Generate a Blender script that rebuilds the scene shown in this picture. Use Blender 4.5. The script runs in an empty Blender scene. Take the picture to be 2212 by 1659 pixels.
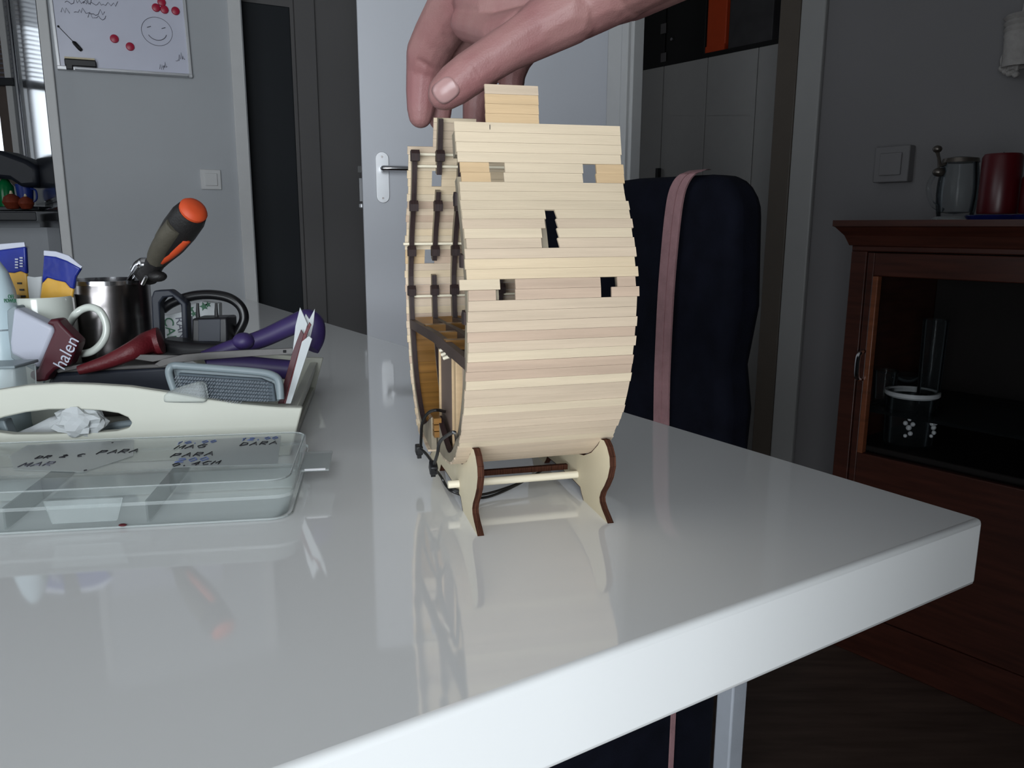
import bpy, bmesh, math, random
from mathutils import Vector, Matrix, noise
random.seed(7)
SC = bpy.context.scene
COL = SC.collection
# ------------------------------------------------------------------ camera, world, light, exposure
F, W, H = 1703.0, 2212.0, 1659.0
PITCH, ROLL = math.radians(11.2), math.radians(-0.22)
TZ = 0.74                      # table top height
CH = 0.18                      # camera above the table top
CAM = Vector((0, 0, TZ + CH))
_c, _s = math.cos(PITCH), math.sin(PITCH)
_r, _d, CF = Vector((1, 0, 0)), Vector((0, -_s, -_c)), Vector((0, _c, -_s))
CR = math.cos(ROLL) * _r + math.sin(ROLL) * _d
CD = -math.sin(ROLL) * _r + math.cos(ROLL) * _d
cam = bpy.data.objects.new('camera', bpy.data.cameras.new('camera'))
COL.objects.link(cam)
cam.matrix_world = Matrix.Translation(CAM) @ Matrix((CR, -CD, -CF)).transposed().to_4x4()
cam.data.sensor_width = 36; cam.data.lens = F / W * 36
cam.data.clip_start = 0.01; cam.data.clip_end = 60
SC.camera = cam
SC.view_settings.view_transform = 'Standard'; SC.view_settings.look = 'None'
SC.view_settings.gamma = 1; SC.view_settings.use_curve_mapping = False
SC.view_settings.exposure = 0.0
SC.cycles.max_bounces = 5; SC.cycles.diffuse_bounces = 3; SC.cycles.glossy_bounces = 3; SC.cycles.transparent_max_bounces = 12
wd = bpy.data.worlds.new('overcast_sky'); SC.world = wd; wd.use_nodes = True
wd.node_tree.nodes['Background'].inputs[0].default_value = (0.80, 0.90, 1.0, 1)
wd.node_tree.nodes['Background'].inputs[1].default_value = 2.2

BR = Vector((math.cos(math.radians(129)), math.sin(math.radians(129)), 0))     # along the right wall
NR = Vector((-BR.y, BR.x, 0))                                                   # into the room
AL = Vector((math.cos(math.radians(27)), math.sin(math.radians(27)), 0))       # along the whiteboard wall
RW0 = Vector((0.944, 2.0, 0))
REAR0 = RW0 - 4.0 * BR                                                          # corner right wall / rear wall
def area(name, loc, direction, sx, sy, power, color):
    l = bpy.data.lights.new(name, 'AREA'); l.shape = 'RECTANGLE'; l.size = sx; l.size_y = sy
    l.energy = power; l.color = color
    o = bpy.data.objects.new(name, l); COL.objects.link(o); o.location = loc
    o.rotation_euler = Vector(direction).to_track_quat('-Z', 'Y').to_euler()
    return o
RY = -1.75                                                                      # rear wall behind the photographer
area('daylight_rear_window', Vector((-0.50, RY - 0.03, 0.67)), (0, 1, 0), 1.7, 1.14, 48, (0.90, 0.96, 1.0))
area('kitchen_fill_light', Vector((-3.6, 1.86, 1.5)), (0, 1, 0), 1.5, 1.1, 11, (0.92, 0.97, 1.0))  # added fill for the kitchen fronts, no opening in the wall behind it
area('rear_gradient_light', Vector((0.22, RY - 0.03, 1.78)), (0, 1, 0), 0.8, 0.9, 32, (0.90, 0.96, 1.0))  # added light that makes the brightness gradient on the tabletop
SWX = -1.62                                                                     # side wall left of the table
area('daylight_side_window', Vector((SWX - 0.03, -0.20, 1.45)), (1, 0, 0), 1.2, 1.7, 5, (0.93, 0.98, 1.0))

# ------------------------------------------------------------------ helpers
def ray(x, y):
    return CR * ((x - W / 2) / F) + CD * ((y - H / 2) / F) + CF
def at(x, y, Y):
    r = ray(x, y); return CAM + r * (Y / r.y)
def onz(x, y, z):
    r = ray(x, y); return CAM + r * ((z - CAM.z) / r.z)
def onv(x, y, P, d):                       # on the vertical plane through P along d
    n = Vector((-d.y, d.x, 0)); r = ray(x, y)
    return CAM + r * ((Vector(P) - CAM).dot(n) / r.dot(n))
def px(n, Y): return n * Y / F
UP = Vector((0, 0, 1))

class MB:
    def __init__(s): s.v = []; s.f = []
    def add(s, v, f):
        o = len(s.v); s.v += [Vector(p) for p in v]; s.f += [[i + o for i in q] for q in f]; return s
    def box(s, c, size, ax=None):
        X, Y, Z = ax or (Vector((1, 0, 0)), Vector((0, 1, 0)), UP)
        c = Vector(c); hx, hy, hz = (q / 2 for q in size)
        v = [c + X * (i * hx) + Y * (j * hy) + Z * (k * hz) for k in (-1, 1) for j in (-1, 1) for i in (-1, 1)]
        return s.add(v, [[0, 2, 3, 1], [4, 5, 7, 6], [0, 1, 5, 4], [2, 6, 7, 3], [0, 4, 6, 2], [1, 3, 7, 5]])
    def prism(s, pts, ex):
        n = len(pts); ex = Vector(ex); pts = [Vector(p) for p in pts]
        return s.add(pts + [p + ex for p in pts], [list(range(n))[::-1], list(range(n, 2 * n))] + [[i, (i + 1) % n, n + (i + 1) % n, n + i] for i in range(n)])
    def prism_hole(s, outer, holes, ex):
        bm = bmesh.new(); ex = Vector(ex); es = []
        for lp in [outer] + holes:
            vs = [bm.verts.new(p) for p in lp]
            es += [bm.edges.new((vs[i], vs[(i + 1) % len(vs)])) for i in range(len(vs))]
        bmesh.ops.triangle_fill(bm, use_beauty=True, edges=es)
        g = bmesh.ops.extrude_face_region(bm, geom=bm.faces[:])
        for e in g['geom']:
            if isinstance(e, bmesh.types.BMVert): e.co += ex
        bm.verts.index_update()
        s.add([v.co.copy() for v in bm.verts], [[v.index for v in f.verts] for f in bm.faces]); bm.free(); return s
    def tube(s, path, r, n=8, cap=True, flat=None):
        path = [Vector(p) for p in path]; m = len(path)
        rs = list(r) if isinstance(r, (list, tuple)) else [r] * m
        vs = []; T0 = (path[1] - path[0]).normalized()
        N = T0.orthogonal().normalized()
        if flat is not None: N = (Vector(flat) - T0 * Vector(flat).dot(T0)).normalized()
        for i, p in enumerate(path):
            T = (path[min(i + 1, m - 1)] - path[max(i - 1, 0)]).normalized()
            N = (N - T * N.dot(T)).normalized(); B = T.cross(N)
            for k in range(n):
                a = 2 * math.pi * k / n
                vs.append(p + (N * math.cos(a) + B * math.sin(a)) * rs[i])
        f = [[i * n + k, i * n + (k + 1) % n, (i + 1) * n + (k + 1) % n, (i + 1) * n + k] for i in range(m - 1) for k in range(n)]
        if cap: f += [list(range(n))[::-1], [(m - 1) * n + k for k in range(n)]]
        return s.add(vs, f)
    def ribbon(s, path, w, side, thick, nrm):
        path = [Vector(p) for p in path]; vs = []; m = len(path); side = Vector(side).normalized(); nrm = Vector(nrm).normalized()
        for i, p in enumerate(path):
            ww = w[i] if isinstance(w, (list, tuple)) else w
            sd = side[i] if isinstance(side, list) else side
            vs += [p - sd * ww / 2, p + sd * ww / 2, p + sd * ww / 2 + nrm * thick, p - sd * ww / 2 + nrm * thick]
        f = [[i * 4 + k, i * 4 + (k + 1) % 4, (i + 1) * 4 + (k + 1) % 4, (i + 1) * 4 + k] for i in range(m - 1) for k in range(4)]
        return s.add(vs, f + [[3, 2, 1, 0], [m * 4 - 4 + k for k in range(4)]])
    def lathe(s, prof, c, n=24, axis=UP, close=False):
        c = Vector(c); A = Vector(axis).normalized(); N = A.orthogonal().normalized(); B = A.cross(N); vs = []; m = len(prof)
        for r, z in prof:
            for k in range(n):
                a = 2 * math.pi * k / n
                vs.append(c + A * z + (N * math.cos(a) + B * math.sin(a)) * max(r, 1e-5))
        f = [[i * n + k, i * n + (k + 1) % n, (i + 1) * n + (k + 1) % n, (i + 1) * n + k] for i in range(m - 1) for k in range(n)]
        if close: f += [[(m - 1) * n + k, (m - 1) * n + (k + 1) % n, (k + 1) % n, k] for k in range(n)]
        else: f += [list(range(n))[::-1], [(m - 1) * n + k for k in range(n)]]
        return s.add(vs, f)
    def sphere(s, c, r, sc=(1, 1, 1), n=12, m=8):
        c = Vector(c); vs = []; 
        for i in range(m + 1):
            t = math.pi * i / m
            for k in range(n):
                a = 2 * math.pi * k / n
                vs.append(c + Vector((math.sin(t) * math.cos(a) * sc[0], math.sin(t) * math.sin(a) * sc[1], math.cos(t) * sc[2])) * r)
        return s.add(vs, [[i * n + k, (i + 1) * n + k, (i + 1) * n + (k + 1) % n, i * n + (k + 1) % n] for i in range(m) for k in range(n)])
    def build(s, name, m, parent=None, smooth=False, bevel=0, seg=2, local=False, label=None):
        base = Vector((0, 0, 0))
        if not local:
            if parent is not None:
                base = parent.get('_b'); base = Vector(base) if base is not None else Vector((0, 0, 0))
            else:
                xs = [v.x for v in s.v]; ys = [v.y for v in s.v]; zs = [v.z for v in s.v]
                base = Vector(((min(xs) + max(xs)) / 2, (min(ys) + max(ys)) / 2, min(zs)))
        me = bpy.data.meshes.new(name); me.from_pydata([v - base for v in s.v], [], s.f)
        bm = bmesh.new(); bm.from_mesh(me)
        bmesh.ops.remove_doubles(bm, verts=bm.verts, dist=1e-7)
        bmesh.ops.recalc_face_normals(bm, faces=bm.faces); bm.to_mesh(me); bm.free()
        me.validate()
        if smooth:
            me.polygons.foreach_set('use_smooth', [True] * len(me.polygons))
            if smooth != 'full': me.set_sharp_from_angle(angle=math.radians(40))
        me.materials.append(m)
        o = bpy.data.objects.new(name, me); COL.objects.link(o)
        if parent is not None:
            o.parent = parent; o['_b'] = tuple(base) if not local else (0, 0, 0)
        else:
            o.location = base; o['_b'] = tuple(base)
        if bevel:
            b = o.modifiers.new('edge_rounding', 'BEVEL'); b.width = bevel; b.segments = seg; b.limit_method = 'ANGLE'; b.angle_limit = math.radians(40)
            if not smooth:
                me.polygons.foreach_set('use_smooth', [True] * len(me.polygons)); me.set_sharp_from_angle(angle=math.radians(40))
        if label: o['label'] = label
        return o

def tag(o, label, cat, group=None, kind=None):
    o['label'] = label; o['category'] = cat
    if group: o['group'] = group
    if kind: o['kind'] = kind
    return o
def thing(name, label, cat, base, group=None, rotz=0, kind=None):
    o = bpy.data.objects.new(name, None); COL.objects.link(o); o.empty_display_size = 0.02
    o.location = base; o.rotation_euler = (0, 0, rotz); o['_b'] = tuple(base)
    return tag(o, label, cat, group, kind)
def struct(o, label=None):
    o['kind'] = 'structure'
    if label: o['label'] = label
    return o

def srgb(r, g, b):
    def c(u):
        u /= 255.0
        return u / 12.92 if u <= 0.04045 else ((u + 0.055) / 1.055) ** 2.4
    return (c(r), c(g), c(b), 1)
def mat(name, col, rough=0.5, metal=0.0, var=0.0, scale=20, bump=0.0, bscale=120, coat=0.0, trans=0.0, ior=1.45, sss=0.0, spec=0.5, stretch=(1, 1, 1), col2=None, alpha=1.0, rand=0.0):
    m = bpy.data.materials.new(name); m.use_nodes = True; nt = m.node_tree; p = nt.nodes['Principled BSDF']
    p.inputs['Base Color'].default_value = col; p.inputs['Roughness'].default_value = rough; p.inputs['Metallic'].default_value = metal
    p.inputs['IOR'].default_value = ior; p.inputs['Specular IOR Level'].default_value = spec
    p.inputs['Coat Weight'].default_value = coat; p.inputs['Coat Roughness'].default_value = 0.03
    p.inputs['Transmission Weight'].default_value = trans; p.inputs['Alpha'].default_value = alpha
    if sss: p.inputs['Subsurface Weight'].default_value = sss; p.inputs['Subsurface Radius'].default_value = (0.008, 0.003, 0.002); p.inputs['Subsurface Scale'].default_value = 0.4
    tc = nt.nodes.new('ShaderNodeTexCoord'); mp = nt.nodes.new('ShaderNodeMapping'); mp.inputs['Scale'].default_value = stretch
    nt.links.new(tc.outputs['Object'], mp.inputs['Vector'])
    last = None
    if var or col2:
        nz = nt.nodes.new('ShaderNodeTexNoise'); nz.inputs['Scale'].default_value = scale; nz.inputs['Detail'].default_value = 3
        nt.links.new(mp.outputs[0], nz.inputs['Vector'])
        cr = nt.nodes.new('ShaderNodeValToRGB'); cr.color_ramp.elements[0].position = 0.3; cr.color_ramp.elements[1].position = 0.72
        c2 = col2 or tuple(min(1, q * (1 + var)) for q in col[:3]) + (1,)
        c1 = col if col2 else tuple(q * (1 - var) for q in col[:3]) + (1,)
        cr.color_ramp.elements[0].color = c1; cr.color_ramp.elements[1].color = c2
        nt.links.new(nz.outputs['Fac'], cr.inputs['Fac']); last = cr.outputs[0]
    if rand:
        oi = nt.nodes.new('ShaderNodeObjectInfo'); mr = nt.nodes.new('ShaderNodeMapRange')
        mr.inputs['To Min'].default_value = 1 - rand; mr.inputs['To Max'].default_value = 1 + rand * 0.6
        nt.links.new(oi.outputs['Random'], mr.inputs['Value'])
        hs = nt.nodes.new('ShaderNodeHueSaturation'); nt.links.new(mr.outputs[0], hs.inputs['Value'])
        if last: nt.links.new(last, hs.inputs['Color'])
        else: hs.inputs['Color'].default_value = col
        last = hs.outputs[0]
    if last: nt.links.new(last, p.inputs['Base Color'])
    if bump:
        n2 = nt.nodes.new('ShaderNodeTexNoise'); n2.inputs['Scale'].default_value = bscale; n2.inputs['Detail'].default_value = 2
        nt.links.new(mp.outputs[0], n2.inputs['Vector'])
        b = nt.nodes.new('ShaderNodeBump'); b.inputs['Strength'].default_value = bump; b.inputs['Distance'].default_value = 0.002
        nt.links.new(n2.outputs['Fac'], b.inputs['Height']); nt.links.new(b.outputs[0], p.inputs['Normal'])
    return m
def clear_plastic(name, fac, tint, rough=0.08):
    m = bpy.data.materials.new(name); m.use_nodes = True; nt = m.node_tree; p = nt.nodes['Principled BSDF']
    p.inputs['Base Color'].default_value = tint; p.inputs['Roughness'].default_value = rough
    t = nt.nodes.new('ShaderNodeBsdfTransparent'); t.inputs[0].default_value = (0.97, 0.98, 0.98, 1)
    fr = nt.nodes.new('ShaderNodeFresnel'); fr.inputs['IOR'].default_value = 1.3
    ad = nt.nodes.new('ShaderNodeMath'); ad.operation = 'ADD'; ad.use_clamp = True; ad.inputs[1].default_value = fac
    nt.links.new(fr.outputs[0], ad.inputs[0])
    mx = nt.nodes.new('ShaderNodeMixShader'); nt.links.new(ad.outputs[0], mx.inputs[0])
    nt.links.new(t.outputs[0], mx.inputs[1]); nt.links.new(p.outputs[0], mx.inputs[2])
    nt.links.new(mx.outputs[0], nt.nodes['Material Output'].inputs['Surface']); return m

GR = (1.5, 26, 26)     # wood grain runs along local x
M = dict(
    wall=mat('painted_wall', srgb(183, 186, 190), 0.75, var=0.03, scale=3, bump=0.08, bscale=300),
    wall_shaded=mat('shade_darkened_wall_paint', srgb(108, 106, 107), 0.75, var=0.03, scale=3, bump=0.08, bscale=300),  # shade on the right wall is put into this colour
    wall_dim=mat('dimmed_wall_paint', srgb(104, 102, 102), 0.8, var=0.04, scale=3),  # darker copy of the wall paint: hall shade, less bounce from unseen walls
    ceil=mat('ceiling_paint', srgb(178, 178, 178), 0.9, var=0.02),
    floor=mat('dark_floor_wood', srgb(84, 68, 60), 0.5, var=0.3, scale=6, stretch=(1, 8, 1)),
    lacquer=mat('white_gloss_lacquer', srgb(236, 237, 237), 0.05, var=0.01, scale=4, ior=2.1),
    doorpaint=mat('white_door_paint', srgb(215, 217, 224), 0.4, var=0.015, scale=4),
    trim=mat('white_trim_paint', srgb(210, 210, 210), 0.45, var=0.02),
    trim_shaded=mat('shade_darkened_trim_paint', srgb(140, 139, 138), 0.4, var=0.02),  # white trim darkened to carry the shade beside the doorway
    jamb=mat('beige_jamb_paint', srgb(74, 66, 58), 0.5, var=0.05),
    darkdoor=mat('dark_blue_door_paint', srgb(22, 27, 33), 0.6, var=0.1, scale=3),
    chrome=mat('polished_chrome', srgb(215, 215, 218), 0.16, 1.0, var=0.02),
    satin=mat('satin_aluminium', srgb(200, 201, 204), 0.3, 0.35, var=0.03),
    steel=mat('brushed_steel', srgb(130, 126, 126), 0.24, 1.0, var=0.06, scale=8, stretch=(1, 1, 40)),
    legmetal=mat('grey_painted_steel', srgb(200, 206, 216), 0.4, 0.1, var=0.05, bump=0.1, bscale=400),
    black=mat('black_plastic', srgb(20, 20, 23), 0.4, var=0.1, scale=30),
    blackcable=mat('black_cable', srgb(16, 16, 18), 0.3, var=0.1, scale=40),
    navy=mat('navy_upholstery', srgb(14, 16, 27), 0.9, var=0.25, scale=30, bump=0.3, bscale=700, spec=0.15),
    pink=mat('dusty_pink_webbing', srgb(160, 122, 125), 0.8, var=0.1, scale=60, bump=0.4, bscale=500),
    cherry=mat('dark_cherry_wood', srgb(62, 30, 21), 0.4, var=0.3, scale=9, stretch=(1, 1, 12), bump=0.05),
    cherryL=mat('cherry_moulding', srgb(118, 68, 44), 0.35, var=0.2, scale=9, stretch=(1, 1, 12)),
    inside=mat('cabinet_inside', srgb(24, 16, 14), 0.7, var=0.1),
    redwax=mat('red_wax', srgb(70, 6, 14), 0.35, var=0.1),
    bluecer=mat('blue_glaze', srgb(20, 30, 90), 0.2, var=0.1),
    ply=mat('pale_plywood_face', srgb(216, 204, 176), 0.6, var=0.06, scale=7, stretch=(18, 3, 3), bump=0.05),
    burnt=mat('laser_burnt_edge', srgb(44, 25, 19), 0.9, spec=0.1, col2=srgb(92, 58, 44), scale=60, stretch=(30, 1, 1), bump=0.2),
    charred=mat('charred_rib_edge', srgb(30, 17, 18), 0.6, col2=srgb(52, 34, 32), scale=60, stretch=(30, 1, 1), bump=0.2),
    ribside=mat('sooty_rib_side', srgb(110, 100, 88), 0.7, col2=srgb(150, 140, 120), scale=40),
    dowel=mat('birch_dowel', srgb(228, 218, 195), 0.55, var=0.05, scale=30, stretch=GR),
    pl=mat('plank_cream', srgb(202, 185, 160), 0.6, var=0.055, scale=11, stretch=GR, bump=0.12, bscale=60, rand=0.05),
    pb=mat('plank_beige', srgb(193, 174, 152), 0.6, var=0.075, scale=11, stretch=GR, bump=0.12, bscale=60, rand=0.05),
    py=mat('plank_yellowish', srgb(203, 183, 154), 0.6, var=0.06, scale=11, stretch=GR, bump=0.12, bscale=60, rand=0.04),
    pt=mat('plank_tan', srgb(196, 168, 131), 0.6, var=0.06, scale=11, stretch=GR, bump=0.12, bscale=60, rand=0.04),
    pp=mat('plank_pinkish', srgb(184, 161, 141), 0.6, var=0.08, scale=11, stretch=GR, bump=0.12, bscale=60, rand=0.05),
    gold=mat('golden_stain_wood', srgb(126, 88, 40), 0.35, var=0.25, scale=9, stretch=GR, rand=0.12),
    beam=mat('dark_stained_beam', srgb(62, 48, 42), 0.5, var=0.3, scale=20, stretch=(3, 1, 1)),
    taupe=mat('taupe_bulkhead', srgb(104, 88, 80), 0.55, var=0.08, scale=12),
    skin=mat('skin', srgb(148, 112, 108), 0.5, col2=srgb(134, 90, 90), scale=22, bump=0.14, bscale=900),
    nail=mat('fingernail', srgb(160, 126, 124), 0.25, var=0.04, scale=80),
    cream=mat('cream_painted_wood', srgb(192, 193, 182), 0.5, var=0.035, scale=9, bump=0.12, bscale=70),
    clear=clear_plastic('clear_plastic', 0.10, srgb(215, 222, 222)),
    clear2=clear_plastic('frosted_clear_plastic', 0.22, srgb(220, 226, 226), 0.2),
    glass=clear_plastic('clear_glass', 0.02, srgb(90, 96, 100), 0.03),
    pane=clear_plastic('cabinet_glass', 0.02, srgb(20, 20, 22), 0.03),
    ink=mat('black_marker_ink', srgb(30, 30, 36), 0.6, var=0.1), inkb=mat('blue_pen_ink', srgb(90, 105, 150), 0.6, var=0.1),
    inkg=mat('faded_board_ink', srgb(96, 96, 108), 0.6, var=0.1),
    china=mat('shaded_white_china', srgb(194, 199, 192), 0.15, var=0.02, coat=0.4),  # china lowered for the shade over the tray contents
    blue=mat('blue_wrapper_foil', srgb(26, 40, 122), 0.25, var=0.15, scale=40, bump=0.3, bscale=60),
    yellow=mat('yellow_wrapper_foil', srgb(192, 148, 60), 0.3, var=0.1, scale=40, bump=0.3, bscale=60),
    white=mat('shaded_white_plastic', srgb(168, 171, 184), 0.4, var=0.02), paper=mat('shaded_white_paper', srgb(182, 186, 188), 0.8, var=0.04, scale=40, bump=0.2),  # whites greyed to carry the shade over the tray contents
    bottle=mat('white_spray_can', srgb(180, 197, 204), 0.25, var=0.02), green=mat('green_print', srgb(30, 90, 60), 0.5, var=0.1),
    orange=mat('orange_rubber', srgb(188, 70, 34), 0.55, var=0.06, scale=50), grip=mat('olive_grey_rubber', srgb(72, 68, 58), 0.7, var=0.12, scale=60, bump=0.2, bscale=500),
    gripb=mat('black_rubber', srgb(26, 24, 24), 0.55, var=0.1, scale=60, bump=0.2, bscale=500),
    crimson=mat('crimson_plastic', srgb(84, 16, 24), 0.5, var=0.12, scale=60, bump=0.2, bscale=400),  # crimson, maroon, purple and grey plastics also darkened for the tray's shade
    maroon=mat('maroon_plastic', srgb(66, 14, 26), 0.45, var=0.1, scale=60),
    purple=mat('purple_rubber', srgb(50, 37, 84), 0.5, var=0.1, scale=50), darknavy=mat('dark_navy_plastic', srgb(30, 34, 44), 0.5, var=0.1, scale=30),
    greyp=mat('grey_plastic', srgb(122, 133, 138), 0.4, var=0.04, scale=30), greyblade=mat('dull_grey_steel', srgb(86, 84, 83), 0.5, 0.3, var=0.12, scale=60),
    bristle=mat('steel_bristle', srgb(120, 124, 132), 0.4, 0.6, var=0.05), pad=mat('grey_rubber_pad', srgb(78, 88, 96), 0.7, var=0.1, scale=60),
    board=mat('whiteboard_enamel', srgb(214, 216, 232), 0.25, var=0.01), magnet=mat('red_magnet', srgb(175, 28, 62), 0.35, var=0.06),
    blind=mat('blind_slat', srgb(150, 150, 165), 0.5, var=0.05), brown=mat('brown_frame', srgb(92, 80, 74), 0.6, var=0.05),
    fridge=mat('dark_gloss_fridge', srgb(70, 72, 78), 0.12, 0.6, var=0.02), counter=mat('dark_worktop', srgb(34, 36, 42), 0.4, var=0.1),
    kitchen=mat('grey_kitchen_front', srgb(170, 174, 180), 0.5, var=0.02), gglass=mat('green_bottle', srgb(10, 110, 60), 0.2, var=0.1),
    onion=mat('onion_skin', srgb(120, 52, 34), 0.4, var=0.2, scale=60), bluepl=mat('blue_plastic', srgb(26, 50, 130), 0.4, var=0.1),
    orangebox=mat('orange_binder', srgb(190, 66, 24), 0.6, var=0.06), blackbox=mat('black_storage_box', srgb(14, 13, 14), 0.7, var=0.15), greybox=mat('grey_storage_box', srgb(60, 58, 60), 0.7, var=0.2, scale=14),
    closet=mat('closet_panel', srgb(160, 158, 156), 0.5, var=0.02), woven=mat('undyed_cotton_cord', srgb(150, 146, 143), 0.9, var=0.08, scale=90, bump=0.5, bscale=500),
    pewter=mat('pewter', srgb(96, 90, 84), 0.35, 0.8, var=0.1), frost=mat('white_enamel_relief', srgb(215, 215, 218), 0.4, var=0.05))

# stroke lettering for handwriting
LET = {'A': [[(0, 0), (.5, 1), (1, 0)], [(.2, .4), (.8, .4)]], 'B': [[(0, 0), (0, 1), (.7, .9), (.6, .55), (0, .5), (.8, .4), (.8, .1), (0, 0)]],
       'C': [[(1, .85), (.5, 1), (0, .5), (.4, 0), (1, .15)]], 'D': [[(0, 0), (0, 1), (.8, .75), (.9, .3), (0, 0)]],
       'G': [[(1, .85), (.5, 1), (0, .5), (.4, 0), (1, .15), (1, .5), (.6, .5)]], 'M': [[(0, 0), (.1, 1), (.5, .3), (.9, 1), (1, 0)]],
       'P': [[(0, 0), (0, 1), (.8, .9), (.8, .55), (0, .45)]], 'R': [[(0, 0), (0, 1), (.8, .9), (.8, .55), (0, .45), (.9, 0)]],
       'N': [[(0, 0), (0, 1), (1, 0), (1, 1)]], '0': [[(.5, 1), (0, .5), (.5, 0), (1, .5), (.5, 1)]], '1': [[(.2, .7), (.6, 1), (.5, 0)]],
       '2': [[(0, .8), (.5, 1), (.9, .7), (0, 0), (1, 0)]], '4': [[(.7, 0), (.7, 1), (0, .35), (1, .35)]], '.': [[(.4, 0), (.55, .08)]], ' ': []}
def handwriting(mb, text, o, ux, uy, size, r, gap=1.35, slant=0.25, n=4, tall=1.0):
    x = 0.0
    for ch in text:
        for st in LET.get(ch, []):
            pts = [o + ux * ((x + a * 0.85 + b * slant) * size + random.uniform(-.03, .03) * size) + uy * (b * size * tall + random.uniform(-.04, .04) * size) for a, b in st]
            mb.tube(pts, r, n)
        x += gap
    return mb
def scribble(mb, o, ux, uy, n, step, amp, r):
    pts = []; x = 0
    for i in range(n):
        pts.append(o + ux * x + uy * (random.uniform(-.2, 1) * amp * (1 if i % 2 else 0.1))); x += step * random.uniform(.6, 1.3)
    return mb.tube(pts, r, 4)
TEXTS = []
def text_obj(name, body, size, loc, xdir, ydir, m, parent, ext=0.0002):
    cu = bpy.data.curves.new(name, 'FONT'); cu.body = body; cu.size = size; cu.extrude = ext; cu.align_x = 'CENTER'; cu.align_y = 'CENTER'
    cu.materials.append(m); o = bpy.data.objects.new(name, cu); COL.objects.link(o); TEXTS.append(o)
    X = Vector(xdir).normalized(); Y = Vector(ydir); Y = (Y - X * Y.dot(X)).normalized(); Z = X.cross(Y)
    o.parent = parent
    o.matrix_local = Matrix.Translation(Vector(loc) - Vector(parent['_b'])) @ Matrix((X, Y, Z)).transposed().to_4x4()
    return o
def smoothpath(p, k=6):
    p = [Vector(q) for q in p]; out = []
    for i in range(len(p) - 1):
        a, b, c, d = p[max(i - 1, 0)], p[i], p[i + 1], p[min(i + 2, len(p) - 1)]
        for j in range(k):
            t = j / k
            out.append(0.5 * ((2 * b) + (c - a) * t + (2 * a - 5 * b + 4 * c - d) * t * t + (3 * b - a - 3 * c + d) * t ** 3))
    return out + [p[-1]]
def pxs(pts, Y): return [at(x, y, Y) for x, y in pts]
FWD = Vector((0, 1, 0))

# ------------------------------------------------------------------ the room
def wallbox(name, P, Q, z0, z1, th, m, side=1, parent=None):
    P = Vector(P); Q = Vector(Q); d = (Q - P); d.z = 0; d.normalize(); n = Vector((-d.y, d.x, 0)) * side
    b = MB().prism([Vector((P.x, P.y, z0)), Vector((Q.x, Q.y, z0)), Vector((Q.x, Q.y, z1)), Vector((P.x, P.y, z1))], n * th)
    o = b.build(name, m, parent)
    if parent is None: struct(o)
    return o
CEIL = 2.55
struct(MB().box((-0.5, 0.2, -0.05), (13, 13, 0.1)).build('floor', M['floor']), 'dark wooden floor')
struct(MB().box((-0.5, 0.2, CEIL + 0.05), (13, 13, 0.1)).build('ceiling', M['ceil']), 'white ceiling')
def RW(x, y): return onv(x, y, RW0, BR)
op0, op1 = RW(1700, 700), RW(1376, 300)          # doorway in the right wall
wallbox('wall_right', REAR0, op0, 0, CEIL, 0.12, M['wall_shaded'], -1)['label'] = 'plain wall behind the wooden cabinet, colour darkened for its shade'
wallbox('wall_right_lintel', op0, op1, 2.06, CEIL, 0.12, M['wall'], -1)
hinge = RW(1311, 300)
hg = Vector((hinge.x, hinge.y, 0))
wallbox('wall_right_end', hg + BR * 0.02, hg + BR * 0.5, 0, CEIL, 0.12, M['wall'], -1)
# door frame of that doorway
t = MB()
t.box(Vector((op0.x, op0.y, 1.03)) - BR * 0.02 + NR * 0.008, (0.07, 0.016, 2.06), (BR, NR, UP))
struct(t.build('trim_1', M['trim_shaded'], bevel=0.004), 'white architrave beside the hall doorway')
t = MB().box(Vector((op0.x, op0.y, 1.03)) + BR * 0.048 + NR * 0.004, (0.062, 0.02, 2.06), (BR, NR, UP))
struct(t.build('trim_2', M['jamb'], bevel=0.003), 'brownish door jamb of the hall doorway')
t = MB().box(Vector((op1.x, op1.y, 1.05)) + BR * 0.062 + NR * 0.0, (0.115, 0.05, 2.1), (BR, NR, UP))
t.box(Vector((op1.x, op1.y, 1.05)) + BR * 0.03 + NR * 0.03, (0.03, 0.02, 2.1), (BR, NR, UP))
struct(t.build('trim_3', M['trim'], bevel=0.004), 'white door post between the open door and the hall')
# rear wall with its window, and side wall with its window (both behind the photographer)
R1 = REAR0 + NR * 5.0
def wall_with_window(name, P, d, L, w0, w1, z0, z1, n):
    b = MB(); P = Vector(P)
    for a0, a1, c0, c1 in ((0, w0, 0, CEIL), (w1, L, 0, CEIL), (w0, w1, 0, z0), (w0, w1, z1, CEIL)):
        b.prism([P + d * a0 + UP * c0, P + d * a1 + UP * c0, P + d * a1 + UP * c1, P + d * a0 + UP * c1], n * 0.15)
    o = b.build(name, M['wall'] if name == 'wall_back' else M['wall_dim']); struct(o); return o
RR0 = Vector((SWX, RY, 0)); RRd = Vector((1, 0, 0)); RRn = Vector((0, -1, 0))
wb_ = MB()  # upper right opening is cut for the added gradient light
for a0, a1, c0, c1 in ((0, .27, 0, CEIL), (.27, 1.97, 0, .09), (.27, 1.44, 1.25, CEIL), (1.44, 2.24, 2.23, CEIL), (1.97, 2.24, 0, 1.33), (1.44, 1.97, 1.25, 1.33), (2.24, 6.2, 0, CEIL)):
    wb_.prism([RR0 + RRd * a0 + UP * c0, RR0 + RRd * a1 + UP * c0, RR0 + RRd * a1 + UP * c1, RR0 + RRd * a0 + UP * c1], RRn * 0.15)
struct(wb_.build('wall_rear', M['wall_dim']))
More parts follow.
